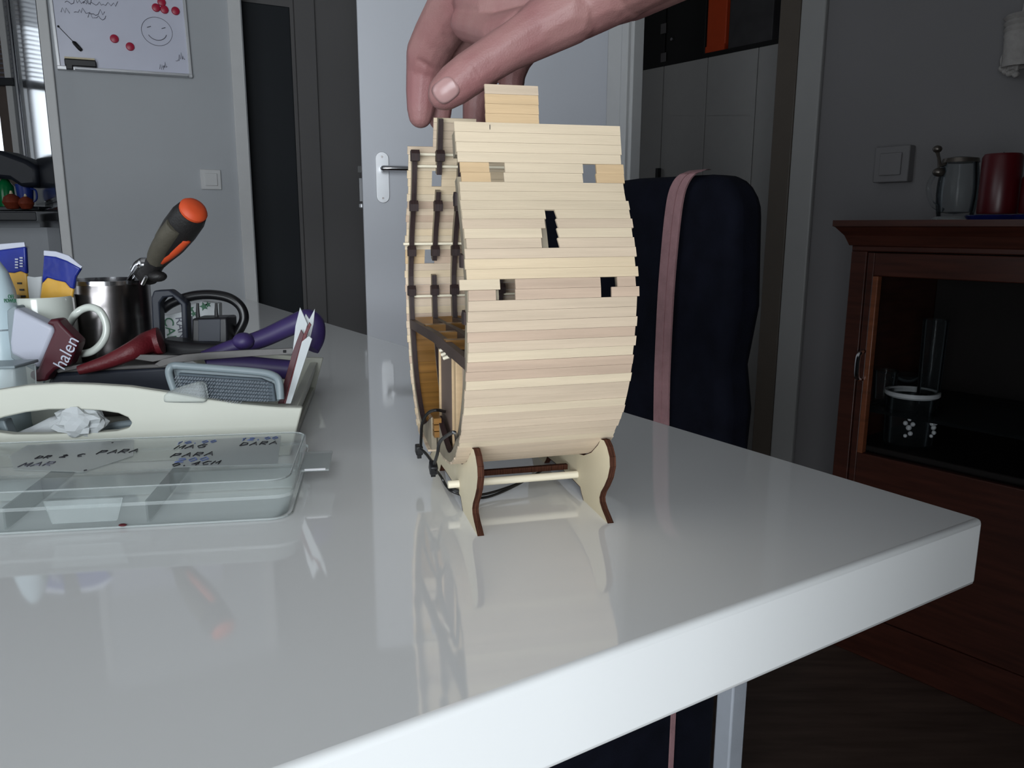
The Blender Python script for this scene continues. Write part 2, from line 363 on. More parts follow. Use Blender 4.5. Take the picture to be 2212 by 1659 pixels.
SW0 = Vector((SWX, RY, 0)); SWd = Vector((0, 1, 0)); SWn = Vector((-1, 0, 0))
wall_with_window('wall_side', SW0, SWd, 3.55, 0.70, 2.40, 0.85, 2.05, SWn)
wallbox('unseen_light_blocker', Vector((0.15, -0.14, 0)), Vector((2.35, 0.42, 0)), 0, CEIL, 0.12, M['wall_dim'], -1)  # added out of view to shade the right wall and table corner
wallbox('wall_kitchen', Vector((SWX - .15, 1.8, 0)), Vector((-6.3, 1.8, 0)), 0, CEIL, 0.1, M['wall'], 1)
def window_frame(name, P, d, w0, w1, z0, z1, n, label):
    o = thing(name, label, 'window', Vector(P) + d * w0 + UP * z0); del o['category']; o['kind'] = 'structure'
    P = Vector(P)
    for a in (w0 + .025, (w0 + w1) / 2, w1 - .025):
        MB().box(P + d * a + UP * (z0 + z1) / 2 + n * .1, (.05, .05, z1 - z0), (d, n, UP)).build('window_frame', M['trim'], o)
    for z in (z0 + .025, z1 - .025):
        MB().box(P + d * (w0 + w1) / 2 + UP * z + n * .1, (w1 - w0, .05, .05), (d, n, UP)).build('window_rail', M['trim'], o)
    return o
window_frame('window_3', RR0, RRd, 0.27, 1.97, 0.09, 1.25, RRn, 'unseen low glazing behind the photographer, shaped for the table light')  # opening set low so daylight favours the table edge over its top
window_frame('window_4', SW0, SWd, 0.70, 2.40, 0.85, 2.05, SWn, 'window in the side wall beyond the table')
# whiteboard wall (a pier) with its return, hall walls, dark door
WL0 = Vector((-1.249, 3.36, 0))
def WL(x, y): return onv(x, y, WL0, AL)
wl_a, wl_b = WL(118, 200), WL(538, 300)
wl_a.z = wl_b.z = 0
NL = Vector((AL.y, -AL.x, 0))                     # towards the camera
wallbox('wall_left', wl_a, wl_b, 0, CEIL, 0.10, M['wall'], 1)['label'] = 'white wall pier carrying the whiteboard'
tr = MB().box(wl_b - AL * 0.03 + NL * 0.006 + UP * 1.25, (0.05, 0.012, 2.5), (AL, NL, UP))
struct(tr.build('trim_4', M['trim'], bevel=0.002), 'white edge board at the end of the whiteboard wall')
tr = MB().box(wl_a - AL * 0.012 - NL * 0.03 + UP * 1.25, (0.034, 0.10, 2.5), (AL, NL, UP))
struct(tr.build('trim_6', M['trim'], bevel=0.004), 'white end post of the whiteboard wall beside the refrigerator')
HB0 = WL0 - NL * 0.22
def HB(x, y): return onv(x, y, HB0, AL)
hd0, hd1, hd2 = HB(505, 300), HB(640, 330), HB(1290, 330)
ztop = HB(580, 10).z
wallbox('wall_hall', Vector((hd1.x, hd1.y, 0)), Vector((hd2.x, hd2.y, 0)), 0, CEIL, 0.1, M['wall_dim'], 1)['label'] = 'hall wall beside the dark door, colour darkened for its shade'
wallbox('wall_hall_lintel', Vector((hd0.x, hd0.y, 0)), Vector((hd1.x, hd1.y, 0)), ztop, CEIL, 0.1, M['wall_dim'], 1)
d2 = MB().prism([Vector((hd0.x, hd0.y, 0)), Vector((hd1.x, hd1.y, 0)), Vector((hd1.x, hd1.y, ztop)), Vector((hd0.x, hd0.y, ztop))], -NL * 0.04).build('door_2', M['darkdoor'], bevel=0.003)
struct(d2, 'dark blue door beside the whiteboard wall')
tr = MB().box(Vector((hd1.x, hd1.y, 1.2)) + AL * 0.06 + NL * 0.01, (0.09, 0.03, 2.4), (AL, NL, UP))
struct(tr.build('trim_5', M['wall_dim'], bevel=0.003), 'grey frame of the dark door')
# enclosing outer walls, with the kitchen window in the far one
FW0 = Vector((-6.2, 5.0, 0)); FWd = Vector((1, 0.05, 0)).normalized()
def FWp(x, y): return onv(x, y, FW0, FWd)
wx0, wx1 = (FWp(-330, 300) - FW0).dot(FWd), (FWp(14, 300) - FW0).dot(FWd)
wz1, wz0 = 2.4, FWp(10, 400).z
wall_with_window('wall_back', FW0, FWd, 9.5, wx0, wx1, wz0, wz1, Vector((0, 1, 0)))['label'] = 'far kitchen wall with window'
wallbox('wall_outer_left', Vector((-6.2, 5.1, 0)), Vector((-6.2, 1.7, 0)), 0, CEIL, 0.1, M['wall'], -1)
wallbox('wall_outer_right', REAR0 + Vector((.1, .1, 0)), Vector((3.4, 5.4, 0)), 0, CEIL, 0.1, M['wall_dim'], -1)

# open white door
dl = at(783, 400, 2.60); dl.z = 0
dd = (hg - dl).normalized(); dn = Vector((dd.y, -dd.x, 0)); dL = (hg - dl).length
door = thing('door_1', 'white flush door standing open with chrome handle', 'door', dl); del door['category']; door['kind'] = 'structure'
MB().prism([dl + UP * .01, dl + dd * dL + UP * .01, dl + dd * dL + UP * 2.05, dl + UP * 2.05], -dn * 0.04).build('door_leaf', M['doorpaint'], door, bevel=0.002)
def DP(x, y, off=0.0):
    return onv(x, y, dl + dn * off, dd)
c0, c1 = DP(823, 330), DP(829, 437)
hw = 0.021; plate = []
cu, cv = DP(825, 343), DP(829, 424)
for k in range(13): a = math.pi * k / 12; plate.append(cu + dd * math.cos(a) * hw + UP * math.sin(a) * hw)
for k in range(13): a = math.pi + math.pi * k / 12; plate.append(cv.copy() * 0 + Vector((cu.x, cu.y, cv.z)) + dd * math.cos(a) * hw + UP * math.sin(a) * hw)
hp = MB().prism(plate, dn * 0.006).build('handle_plate', M['satin'], door, bevel=0.001)
lv = DP(826, 366); lv = Vector((cu.x, cu.y, lv.z))
MB().tube(smoothpath([lv + dn * .006, lv + dn * .045, lv + dn * .055 + dd * .012, lv + dn * .055 + dd * .11]), 0.0085, 10).build('lever', M['chrome'], hp, smooth=True)
for q in (cu.z + .006, cv.z - .006): MB().lathe([(0, 0), (.0035, 0), (.0035, .002), (0, .002)], Vector((cu.x, cu.y, q)) + dn * .006, 10, dn).build('screw', M['steel'], hp)
MB().box(dl + UP * lv.z - dn * .02 - dd * .006, (.014, .014, .02), (dd, dn, UP)).build('latch_bolt', M['black'], door)
h2 = at(780, 405, 2.72)
MB().tube([h2 + UP * .03, h2 - UP * .045], 0.006, 8).lathe([(0, -.01), (.009, -.005), (.009, .005), (0, .01)], h2 - UP * .06, 10).build('back_lever', M['satin'], door, smooth=True)

# light switches
def switch(name, c, d, n, w, label, th=.012, m='trim'):
    r = thing(name, label, 'light switch', c - UP * w / 2, 'square wall plates')
    MB().box(c + n * th / 2, (w, th, w), (d, n, UP)).build('plate', M[m], r, bevel=.003)
    MB().box(c + n * (th + .003) - UP * .0, (w * .62, .006, w * .62), (d, n, UP)).build('rocker', M[m], r, bevel=.002)
switch('light_switch', WL(455, 388), AL, NL, 0.08, 'white light switch on the whiteboard wall')
switch('light_switch', RW(1938, 356) + NR * .002, BR, NR, 0.085, 'square switch plate on the wall above the wooden cabinet', .03, 'wall_shaded')  # plate shares the shade-darkened wall colour

# ------------------------------------------------------------------ whiteboard
wtl, wbr = WL(112, -60), WL(405, 168); wl = WL(125, 150)
x0 = (WL(119, 60) - WL0).dot(AL); x1 = (WL(404, 60) - WL0).dot(AL)
zb = (WL(127, 147).z + WL(405, 166).z) / 2; zt = zb + 0.60
WBr = Matrix.Rotation(math.radians(1.1), 3, NL)
wc = WL0 + AL * (x0 + x1) / 2 + UP * zb
ax = (WBr @ AL, NL, WBr @ UP); WU = ax[2]; WX = ax[0]; ww = x1 - x0
wb = thing('whiteboard', 'white magnetic board with red magnets and marker scribbles', 'whiteboard', wc)
MB().box(wc + WU * .3 + NL * .008, (ww, .014, .60), ax).build('panel', M['board'], wb)
for s in (-1, 1): MB().box(wc + WU * .3 + WX * (s * ww / 2) + NL * .01, (.012, .022, .61), ax).build('frame_rail', M['satin'], wb, bevel=.002)
MB().box(wc + NL * .012, (ww + .012, .026, .014), ax).build('frame_rail', M['satin'], wb, bevel=.002)
MB().box(wc + NL * .03 - WU * .004 + WX * .02, (ww * .86, .04, .006), ax).build('pen_tray', M['satin'], wb, bevel=.002)
def WBp(x, y, off=.017): 
    return onv(x, y, WL0 + NL * off, AL)
rr = .0011
ik = MB(); random.seed(3)
for (x, y, n) in ((140, 5, 14), (180, 8, 16), (132, 27, 5), (160, 27, 16), (190, 38, 10)): scribble(ik, WBp(x, y), WX, WU, n, .0075, .022, rr)
for (x, y) in ((345, 150), (352, 146), (380, 132), (390, 128)): scribble(ik, WBp(x, y), WX * .6, WU, 6, .006, .03, rr)
ik.build('handwriting', M['inkg'], wb)
sm = MB(); cc = WBp(339, 68)
sm.tube([cc + WX * math.cos(a) * .055 + WU * math.sin(a) * .052 for a in [k * math.pi / 16 for k in range(33)]], .0009, 4)
sm.tube([cc + WX * math.cos(a) * .035 + WU * math.sin(a) * .032 for a in [math.pi * 1.15 + k * math.pi * .75 / 10 for k in range(11)]], .0013, 4)
for s in (-1, 1): sm.tube([cc + WX * (s * .026 - .008) + WU * .012, cc + WX * (s * .026 + .006) + WU * .017], .0016, 4)
sm.build('smiley_drawing', M['inkg'], wb)
for i, (x, y) in enumerate([(337, 17), (349, 5), (355, 21), (379, 24), (247, 84), (281, 101)]):
    o = MB().lathe([(0, 0), (.0145, 0), (.0155, .004), (.0135, .008), (.006, .0095), (0, .0095)], WBp(x, y, .0155), 20, NL).build('board_magnet', M['magnet'], smooth=True)
    if i < 3: tag(o, ['leftmost red magnet of the tight whiteboard cluster of three', 'topmost red magnet of the tight whiteboard cluster of three', 'lowest red magnet of the tight whiteboard cluster of three'][i], 'magnet', 'clustered whiteboard magnets')
    else: tag(o, ['red round magnet just beside the cluster near the top corner of the whiteboard', 'upper red magnet of the pair below the whiteboard middle', 'lower red magnet of the pair below the whiteboard middle'][i - 3], 'magnet')
er = thing('board_eraser', 'black board wiper lying on the whiteboard pen tray', 'eraser', WBp(172, 150))
MB().box(WBp(174, 137, .032), (.105, .024, .024), ax).build('body', M['black'], er, bevel=.003)
MB().box(WBp(150, 145, .032), (.022, .024, .018), ax).build('clip', M['black'], er, bevel=.002)
MB().box(WBp(172, 127, .03), (.10, .02, .006), ax).build('felt', M['ply'], er)
pt = thing('board_pointer', 'thin pointer with black grip stuck diagonally on the whiteboard', 'pointer', WBp(176, 107))
MB().tube([WBp(126, 57), WBp(160, 92)], .0013, 6).sphere(WBp(126, 57), .004).build('rod', M['ink'], pt)
MB().tube([WBp(157, 90, .02), WBp(161, 93, .022), WBp(172, 105, .022), WBp(176, 109, .02)], [.004, .0075, .0075, .006], 8).build('grip', M['black'], pt, smooth=True)

# ------------------------------------------------------------------ kitchen corner seen past the pier
zs = FWp(10, 182).z
bl = thing('window_blind', 'half lowered venetian blind with grey slats in the kitchen window', 'blind', FWp(0, 182))
bx0, bx1 = FWp(-330, 100), FWp(38, 100)
bw = (bx1 - bx0).dot(FWd)
z = zs + .03; sl = None; n = 0
while z < 2.42:
    c = FW0 + FWd * ((bx0 - FW0).dot(FWd) + bw / 2) + UP * z + Vector((0, -.06, 0))
    q = MB().prism([c - FWd * bw / 2 + Vector((0, -.011, -.006)), c + FWd * bw / 2 + Vector((0, -.011, -.006)), c + FWd * bw / 2 + Vector((0, .011, .006)), c - FWd * bw / 2 + Vector((0, .011, .006))], (0, 0, .0012))
    q.build('slat', M['blind'], bl); z += .027
c = FW0 + FWd * ((bx0 - FW0).dot(FWd) + bw / 2) + UP * zs + Vector((0, -.06, 0))
MB().box(c, (bw + .02, .03, .045)).build('bottom_rail', M['counter'], bl, bevel=.004)
w1 = thing('window_1', 'kitchen window with brown frame behind the blind', 'window', FWp(14, 400)); del w1['category']; w1['kind'] = 'structure'
c = FWp(27, 260); MB().box(Vector((c.x, c.y - .02, (wz0 + wz1) / 2)), (.09, .06, wz1 - wz0)).build('window_frame', M['brown'], w1)
c = FWp(44, 260); MB().box(Vector((c.x, c.y - .035, (wz0 + wz1) / 2)), (.04, .09, wz1 - wz0 + .1)).build('window_trim', M['trim'], w1, bevel=.004)
MB().box(Vector(((wx0 + wx1) / 2 - 6.2, FWp(0, 300).y + .06, wz0 + .03)), (wx1 - wx0, .06, .06)).build('window_sill', M['brown'], w1)
# fridge between kitchen and pier
P1, P2 = at(62, 300, 4.4), at(108, 300, 3.22); P1.z = P2.z = 0
fd = (P2 - P1).normalized(); fn = Vector((-fd.y, fd.x, 0))
fr = thing('refrigerator', 'tall glossy dark refrigerator beside the whiteboard wall', 'refrigerator', (P1 + P2) / 2)
Lf = (P2 - P1).length
for z0, z1 in ((.05, 1.00), (1.03, 2.3)):
    p = MB().prism([P1 + UP * z0, P2 + UP * z0, P2 + UP * z1, P1 + UP * z1], fn * .04).build('door', M['fridge'], fr, bevel=.006)
    MB().tube([P1 + fd * .08 - fn * .03 + UP * (z0 + .2), P1 + fd * .08 - fn * .03 + UP * (z1 - .2)], .01, 8).build('handle', M['chrome'], p, smooth=True)
MB().prism([P1 + fn * .042, P2 + fn * .042, P2 + fn * .12, P1 + fn * .12], UP * 2.32).build('body', M['kitchen'], fr)
# counter
ca = at(-420, 458, 3.75); cb = at(86, 458, 3.75)
cz = cb.z
kc = thing('kitchen_counter', 'grey kitchen base cabinet with dark worktop under the window', 'cabinet', Vector(((ca.x + cb.x) / 2, 3.95, 0)))
def fx(y): return P1.x + (P2.x - P1.x) * (y - P1.y) / (P2.y - P1.y) - .02
def kpoly(y0, y1, e=0): return [Vector((ca.x, y0, 0)), Vector((min(cb.x, fx(y0)) - e, y0, 0)), Vector((fx(y1) - e, y1, 0)), Vector((ca.x, y1, 0))]
MB().prism([p + UP * (cz - .04) for p in kpoly(3.72, 4.38)], UP * .04).build('worktop', M['counter'], kc, bevel=.004)
MB().prism(kpoly(3.87, 4.37, .01), UP * (cz - .04)).build('body', M['kitchen'], kc)
for k in range(3):
    cx = cb.x - .20 - k * .36
    p = MB().box((cx, 3.855, cz / 2 + .02), (.345, .02, cz - .18)).build('door', M['kitchen'], kc, bevel=.003)
    MB().tube([(cx - .06, 3.83, cz - .16), (cx + .06, 3.83, cz - .16)], .006, 8).build('handle', M['satin'], p)
# things on the counter
q = thing('coffee_machine', 'dark navy coffee machine on the kitchen counter', 'coffee machine', at(35, 458, 3.95))
MB().prism(pxs([(-60, 318), (0, 325), (55, 345), (78, 360), (80, 402), (45, 405), (20, 388), (-60, 380)], 3.92), (0, .16, 0)).build('head', M['darknavy'], q, bevel=.02)
MB().prism(pxs([(-60, 380), (-25, 388), (-25, 455), (-60, 455)], 3.95), (0, .14, 0)).build('column', M['darknavy'], q, bevel=.01)
MB().prism(pxs([(-60, 446), (84, 446), (84, 455), (-60, 455)], 3.9), (0, .2, 0)).build('base', M['counter'], q, bevel=.004)
b = at(18, 452, 4.0)
q = thing('green_bottle', 'green plastic bottle under the coffee machine', 'bottle', b)
MB().lathe([(0, 0), (.034, 0), (.036, .01), (.036, .11), (.02, .135), (.011, .15), (0, .15)], b, 16).build('body', M['gglass'], q, smooth=True)
MB().lathe([(0, .15), (.013, .15), (.013, .17), (0, .17)], b, 12).build('cap', M['white'], q)
b = at(58, 452, 4.0)
q = thing('blue_cup', 'blue plastic cup under the coffee machine', 'cup', b)
MB().lathe([(0, 0), (.03, 0), (.04, .12), (.037, .12), (.028, .004), (0, .004)], b, 16).build('body', M['bluepl'], q, smooth=True)
MB().tube(smoothpath([b + Vector((.036, -.01, .1)), b + Vector((.06, -.01, .09)), b + Vector((.06, -.01, .05)), b + Vector((.034, -.01, .03))]), .005, 6).build('handle', M['bluepl'], q)
for i, (x, y, lab) in enumerate(((28, 440, 'larger brown onion lying on the kitchen counter edge'), (58, 442, 'smaller brown onion lying beside the larger one'))):
    b = at(x, 453, 3.85)
    q = thing('onion', lab, 'onion', b)
    r_ = .042 - i * .007
    MB().lathe([(0, 0), (r_ * .6, r_ * .1), (r_, r_ * .8), (r_ * .8, r_ * 1.4), (r_ * .25, r_ * 1.75), (0, r_ * 1.8)], b, 14).build('bulb', M['onion'], q, smooth=True)
    MB().lathe([(r_ * .22, r_ * 1.7), (r_ * .1, r_ * 2.1), (0, r_ * 2.1)], b, 8).build('stem', M['ply'], q)

# ------------------------------------------------------------------ hall closet seen through the doorway
CL0 = at(1658, 98, 3.15); CL0.z = 0
def CP(x, y, off=0.0): return onv(x, y, CL0 + NR * off, BR)
ctop = (CP(1658, 98).z + CP(1376, 155).z) / 2
cl = thing('hall_closet', 'row of pale closet doors in the hall below a dark shelf', 'closet', CL0)
seams = [1830, 1735, 1630, 1523, 1430, 1345, 1270]
for i in range(len(seams) - 1):
    a, b = CP(seams[i], 250), CP(seams[i + 1], 250); a.z = b.z = .02
    g = BR * .002
    p = MB().prism([a + g, b - g, b - g + UP * (ctop - .02), a + g + UP * (ctop - .02)], -NR * .02).build('door_panel', M['closet'], cl, bevel=.002)
    if i in (4,):
        hb = CP(1420, 420, .02); MB().box(hb, (.014, .02, .22), (BR, NR, UP)).build('handle', M['black'], p)
MB().prism([CP(1830, 250) * 1, CP(1270, 250) * 1, CP(1270, 250) - NR * .5, CP(1830, 250) - NR * .5], UP * .001).build('carcass', M['closet'], cl)
a, b = CP(1850, 100), CP(1270, 100); a.z = b.z = ctop
MB().prism([a, b, b - NR * .5, a - NR * .5], UP * .018).build('shelf', M['blackbox'], cl)
a2, b2 = a - NR * .5, b - NR * .5
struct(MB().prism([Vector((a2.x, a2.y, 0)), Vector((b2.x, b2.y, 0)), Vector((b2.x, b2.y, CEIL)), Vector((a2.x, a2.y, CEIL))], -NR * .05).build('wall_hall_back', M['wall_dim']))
hc = ctop + .018
def shelfbox(name, xa, xb, h, m, label, depth=.3, off=.03, cat='box', lid=False):
    A, B = CP(xa, 100), CP(xb, 100); A.z = B.z = hc
    A -= NR * off; B -= NR * off
    r = thing(name, label, cat, (A + B) / 2)
    MB().prism([A, B, B - NR * depth, A - NR * depth], UP * h).build('body', m, r, bevel=.004)
    MB().prism([A + NR * .004, B + NR * .004, B - NR * (depth + .002), A - NR * (depth + .002)], UP * .03).build('lid' if lid else 'base_band', m, r).location.z = (h - .03) if lid else 0
    return r
shelfbox('storage_box', 1370, 1425, .27, M['blackbox'], 'black storage box on the hall shelf nearest the open door', lid=True)
sb = shelfbox('storage_box', 1428, 1512, .30, M['blackbox'], 'black storage box with silver stud beside the orange binder', lid=True)
MB().lathe([(0, 0), (.008, 0), (.006, .006), (0, .006)], CP(1452, 85, -.026), 12, NR).build('stud', M['chrome'], sb)
for y in (62, 125):
    MB().box(CP(1434, y, -.026), (.03, .006, .04), (BR, NR, UP)).build('clasp', M['steel'], sb)
shelfbox('ring_binder', 1515, 1556, .285, M['orangebox'], 'orange binder standing among dark boxes on the hall shelf', cat='binder')
shelfbox('storage_box', 1562, 1656, .36, M['greybox'], 'dark grey storage box on the hall shelf by the door jamb', lid=True)

# ------------------------------------------------------------------ dining table
YA = math.radians(32.4)
TA = Vector((math.cos(YA), math.sin(YA), 0)); TB = Vector((-TA.y, TA.x, 0))
TK = onz(2126, 1120, TZ)
tth = TZ - onv(2112, 1262, TK, TA).z
table = thing('dining_table', 'white high gloss dining table with thick top', 'table', Vector((TK.x, TK.y, 0)) - TA * .45 + TB * .9)
c = TK - TA * .45 + TB * .925 - UP * tth / 2
MB().box(c, (.90, 1.85, tth), (TA, TB, UP)).build('tabletop', M['lacquer'], table, bevel=.0035, seg=3)
for a, b in ((-.30, .45), (-.80, .45), (-.30, 1.60), (-.80, 1.60)):
    p = Vector((TK.x, TK.y, 0)) + TA * a + TB * b
    MB().box(p + UP * (TZ - tth) / 2, (.06, .06, TZ - tth), (TA, TB, UP)).build('leg', M['lacquer'], table, bevel=.002)

# ------------------------------------------------------------------ upholstered chair behind the far table edge
CP0 = TK + TA * .27
def CH_(x, y, off=0.0): return onv(x, y, CP0 - TA * off, TB)
chair = thing('dining_chair', 'navy upholstered high back chair beyond the table edge', 'chair', Vector((CP0.x, CP0.y, 0)) + TB * .55)
pr = CH_(1578, 600); bR = (pr - CP0).dot(TB); ztp = CH_(1545, 374).z
cw = .46; bm_ = []
def cpt(b, z): return CP0 + TB * (bR + b) + UP * (z - CP0.z)
rc = .055
for k in range(7): a = math.pi / 2 * k / 6; bm_.append(cpt(rc - rc * math.cos(a), ztp - rc + rc * math.sin(a)))
bm_ += [cpt(.20, ztp + .002), cpt(.30, ztp - .002)]
for k in range(7): a = math.pi / 2 * k / 6; bm_.append(cpt(cw - rc + rc * math.sin(a), ztp - rc - .004 + rc * math.cos(a)))
bm_ += [cpt(cw, .42), cpt(0, .42), cpt(.0, .60), cpt(-.004, .68), cpt(.007, .74), cpt(-.006, .82)]
MB().prism(bm_, TA * .062).build('backrest', M['navy'], chair, bevel=.018, seg=4)
cb_ = cpt(cw / 2, 0); cb_.z = 0
MB().box(cb_ - TA * .19 + UP * .405, (.46, .455, .11), (TA, TB, UP)).build('seat', M['navy'], chair, bevel=.02, seg=3)
MB().box(cb_ - TA * .175 - TB * .0 + UP * .20, (.38, .47, .30), (TA, TB, UP)).build('skirt', M['navy'], chair, bevel=.008)
for a, b in ((.035, -.245), (.035, .21), (-.38, -.20), (-.38, .20)):
    q = cb_ + TA * a + TB * b
    MB().box(q + UP * .21, (.030, .030, .42), (TA, TB, UP)).build('leg', M['legmetal'], chair, bevel=.003)
strap = thing('shoulder_strap', 'dusty pink woven strap draped over the navy chair back', 'strap', CH_(1432, 915, .01))
spx = [(1498, 372), (1487, 377), (1474, 392), (1463, 420), (1455, 470), (1447, 550), (1440, 640), (1434, 760), (1431, 850), (1430, 960), (1430, 1080), (1432, 1250)]
sp = [CH_(x, y, .007) for x, y in spx]
sp = [CH_(1520, 368, -.055), CH_(1511, 367, -.02)] + sp
vs = smoothpath(sp, 4)
MB().ribbon(vs, [.030] * len(vs), TB, .003, -TA).build('webbing', M['pink'], strap)
MB().ribbon([v - TA * .0032 for v in vs], [.004] * len(vs), TB, .0012, -TA).build('stitched_rib', M['pink'], strap)
fl = onv(1450, 1600, cb_ - TB * .2375, TA)
MB().ribbon([Vector((fl.x, fl.y, .42)), Vector((fl.x, fl.y, .06))], .007, TA, .003, -TB).build('hanging_end', M['pink'], strap)

# ------------------------------------------------------------------ cherry wood cabinet on the right wall
CF0 = RW0 + NR * .40
def CB(x, y, off=0.0): return onv(x, y, CF0 + NR * off, BR)
def cbs(p): return (Vector(p) - CF0).dot(-BR)      # distance to the right along the front
sL = cbs(CB(1838, 560)); ztopc = CB(1830, 476).z
cab = thing('display_cabinet', 'dark cherry wood display cabinet with glass door against the right wall', 'cabinet', CF0 - BR * (sL + .6) - NR * .19)
def cbx(s0, s1, z0, z1, d0, d1, name, m, parent=cab, bevel=.002, label=None):
    return MB().box(CF0 - BR * (s0 + s1) / 2 + NR * (d0 + d1) / 2 + UP * (z0 + z1) / 2, (s1 - s0, abs(d1 - d0), z1 - z0), (BR, NR, UP)).build(name, m, parent, bevel=bevel, label=label)
sR = sL + 1.15
cz1 = CB(1840, 530).z
MB().prism([CF0 - BR * (sL + i) + NR * j + UP * k for i, j, k in ((.002, .0, cz1), (-.018, .03, ztopc - .012), (-.018, .03, ztopc), (-.018, -.38, ztopc), (.002, -.38, cz1))], -BR * .001)
cor = MB()
prof_ = [(0.0, cz1), (.004, cz1), (.012, cz1 + .02), (.026, ztopc - .014), (.030, ztopc - .012), (.030, ztopc)]
vs = []
for d_, z_ in prof_:
    vs += [CF0 - BR * (sL - d_) + NR * d_ + UP * z_, CF0 - BR * (sR + d_) + NR * d_ + UP * z_, CF0 - BR * (sR + d_) - NR * .38 + UP * z_, CF0 - BR * (sL - d_) - NR * .38 + UP * z_]
fs = [[i * 4 + k, i * 4 + (k + 1) % 4, (i + 1) * 4 + (k + 1) % 4, (i + 1) * 4 + k] for i in range(len(prof_) - 1) for k in range(4)] + [[3, 2, 1, 0], [len(vs) - 4 + k for k in range(4)]]
cor.add(vs, fs).build('cornice', M['cherry'], cab)
cbx(sL, sL + .02, 0, cz1, -.38, -.001, 'side_panel', M['cherry']); cbx(sR - .02, sR, 0, cz1, -.38, -.001, 'side_panel', M['cherry'])
cbx(sL + .02, sR - .02, .02, cz1, -.38, -.37, 'back_panel', M['inside'])
dz1, dz0 = CB(1860, 545).z, .10
cbx(sL, sR, dz1 + .002, cz1, -.02, 0, 'top_rail', M['cherry']); cbx(sL, sR, 0, dz0 - .003, -.02, 0, 'plinth', M['cherry'])
cbx(sL + .0, sL + .034, dz0 - .003, dz1 + .002, -.02, .001, 'corner_post', M['cherry'])
gl = cbs(CB(1897, 640)); gz1 = CB(1905, 597).z; gz0 = CB(1872, 980).z
dl_, dr_ = sL + .038, sL + .60
dr = cbx(dl_, gl - .012, dz0, dz1, -.018, .004, 'door', M['cherry'])
def dsub(*a, **k): return cbx(*a, parent=dr, **k)
dsub(gl - .012, dr_ - .06, gz1, dz1, -.018, .004, 'door_rail', M['cherry']); dsub(gl - .012, dr_ - .06, dz0, gz0, -.018, .004, 'door_rail', M['cherry'])
dsub(dr_ - .06, dr_, dz0, dz1, -.018, .004, 'door_stile', M['cherry'])
dsub(gl - .012, gl, gz0, gz1, -.01, .007, 'moulding', M['cherryL'])
dsub(gl, dr_ - .06, gz0, gz1, -.010, -.007, 'pane', M['pane'])
hz = CB(1852, 787).z
hs = cbs(CB(1855, 787, .02))
MB().tube(smoothpath([CF0 - BR * hs + NR * .004 + UP * (hz + .030), CF0 - BR * hs + NR * .022 + UP * (hz + .024), CF0 - BR * hs + NR * .026 + UP * hz, CF0 - BR * hs + NR * .022 + UP * (hz - .024), CF0 - BR * hs + NR * .004 + UP * (hz - .030)]), .005, 8).build('handle', M['chrome'], dr, smooth=True)
cbx(dr_ + .004, sR - .036, dz0, dz1, -.018, .004, 'side_door', M['cherry'])
shz = gz0 + .012
cbx(sL + .02, sR - .02, shz - .018, shz, -.37, -.025, 'shelf', M['inside'])
shz2 = CB(1960, 866, -.15).z
cbx(sL + .02, sR - .02, shz2 - .012, shz2 - .004, -.37, -.03, 'glass_shelf', M['glass'])
# contents
b = CB(1955, 1000, -.10); b.z = shz
q = thing('decorated_glass', 'glass tumbler with white rim and relief ornaments inside the cabinet', 'glass', b)
rg = px(53, b.y); hgl = px(118, b.y)
MB().lathe([(0, 0), (rg * .9, 0), (rg * .95, .004), (rg, hgl), (rg * .94, hgl), (rg * .88, .006), (0, .006)], b, 28).build('body', M['glass'], q, smooth=True)
MB().lathe([(rg * .97, hgl - .008), (rg * 1.06, hgl - .004), (rg * 1.06, hgl + .004), (rg * .95, hgl + .004)], b, 28, close=True).build('rim', M['frost'], q, smooth=True)
for k in range(5):
    a = -2.6 + k * .55; n_ = Vector((math.cos(a), math.sin(a), 0)); o_ = MB()
    cc = b + n_ * rg * 1.0 + UP * hgl * .42; tt = Vector((-n_.y, n_.x, 0))
    for j, (dx, dzz, r_) in enumerate(((0, 0, .006), (.007, .008, .005), (-.007, .009, .005), (.004, -.012, .005), (-.005, -.018, .004), (0, .018, .004))):
        o_.sphere(cc + tt * dx + UP * dzz, r_, n=8, m=6)
    if k in (1, 3): o_.build('ornament', M['frost'], q, smooth=True)
b = CB(2012, 790, -.12); b.z = shz2 - .004
q = thing('tall_drinking_glass', 'tall clear drinking glass on the upper cabinet shelf', 'glass', b)
MB().lathe([(0, 0), (.020, 0), (.022, .01), (.025, .19), (.023, .19), (.020, .012), (0, .012)], b, 24).build('body', M['glass'], q, smooth=True)
MB().lathe([(.0225, .188), (.0255, .188), (.0255, .191), (.0225, .191)], b, 24, close=True).build('rim', M['glass'], q)
b = CB(1915, 790, -.12); b.z = shz2 - .004
q = thing('small_drinking_glass', 'small clear drinking glass on the upper shelf near the cabinet door edge', 'glass', b)
MB().lathe([(0, 0), (.022, 0), (.026, .07), (.024, .07), (.020, .008), (0, .008)], b, 24).build('body', M['glass'], q, smooth=True)
MB().lathe([(.023, .068), (.0265, .068), (.0265, .071), (.023, .071)], b, 24, close=True).build('rim', M['glass'], q)
b = CB(1985, 860, -.16); b.z = shz
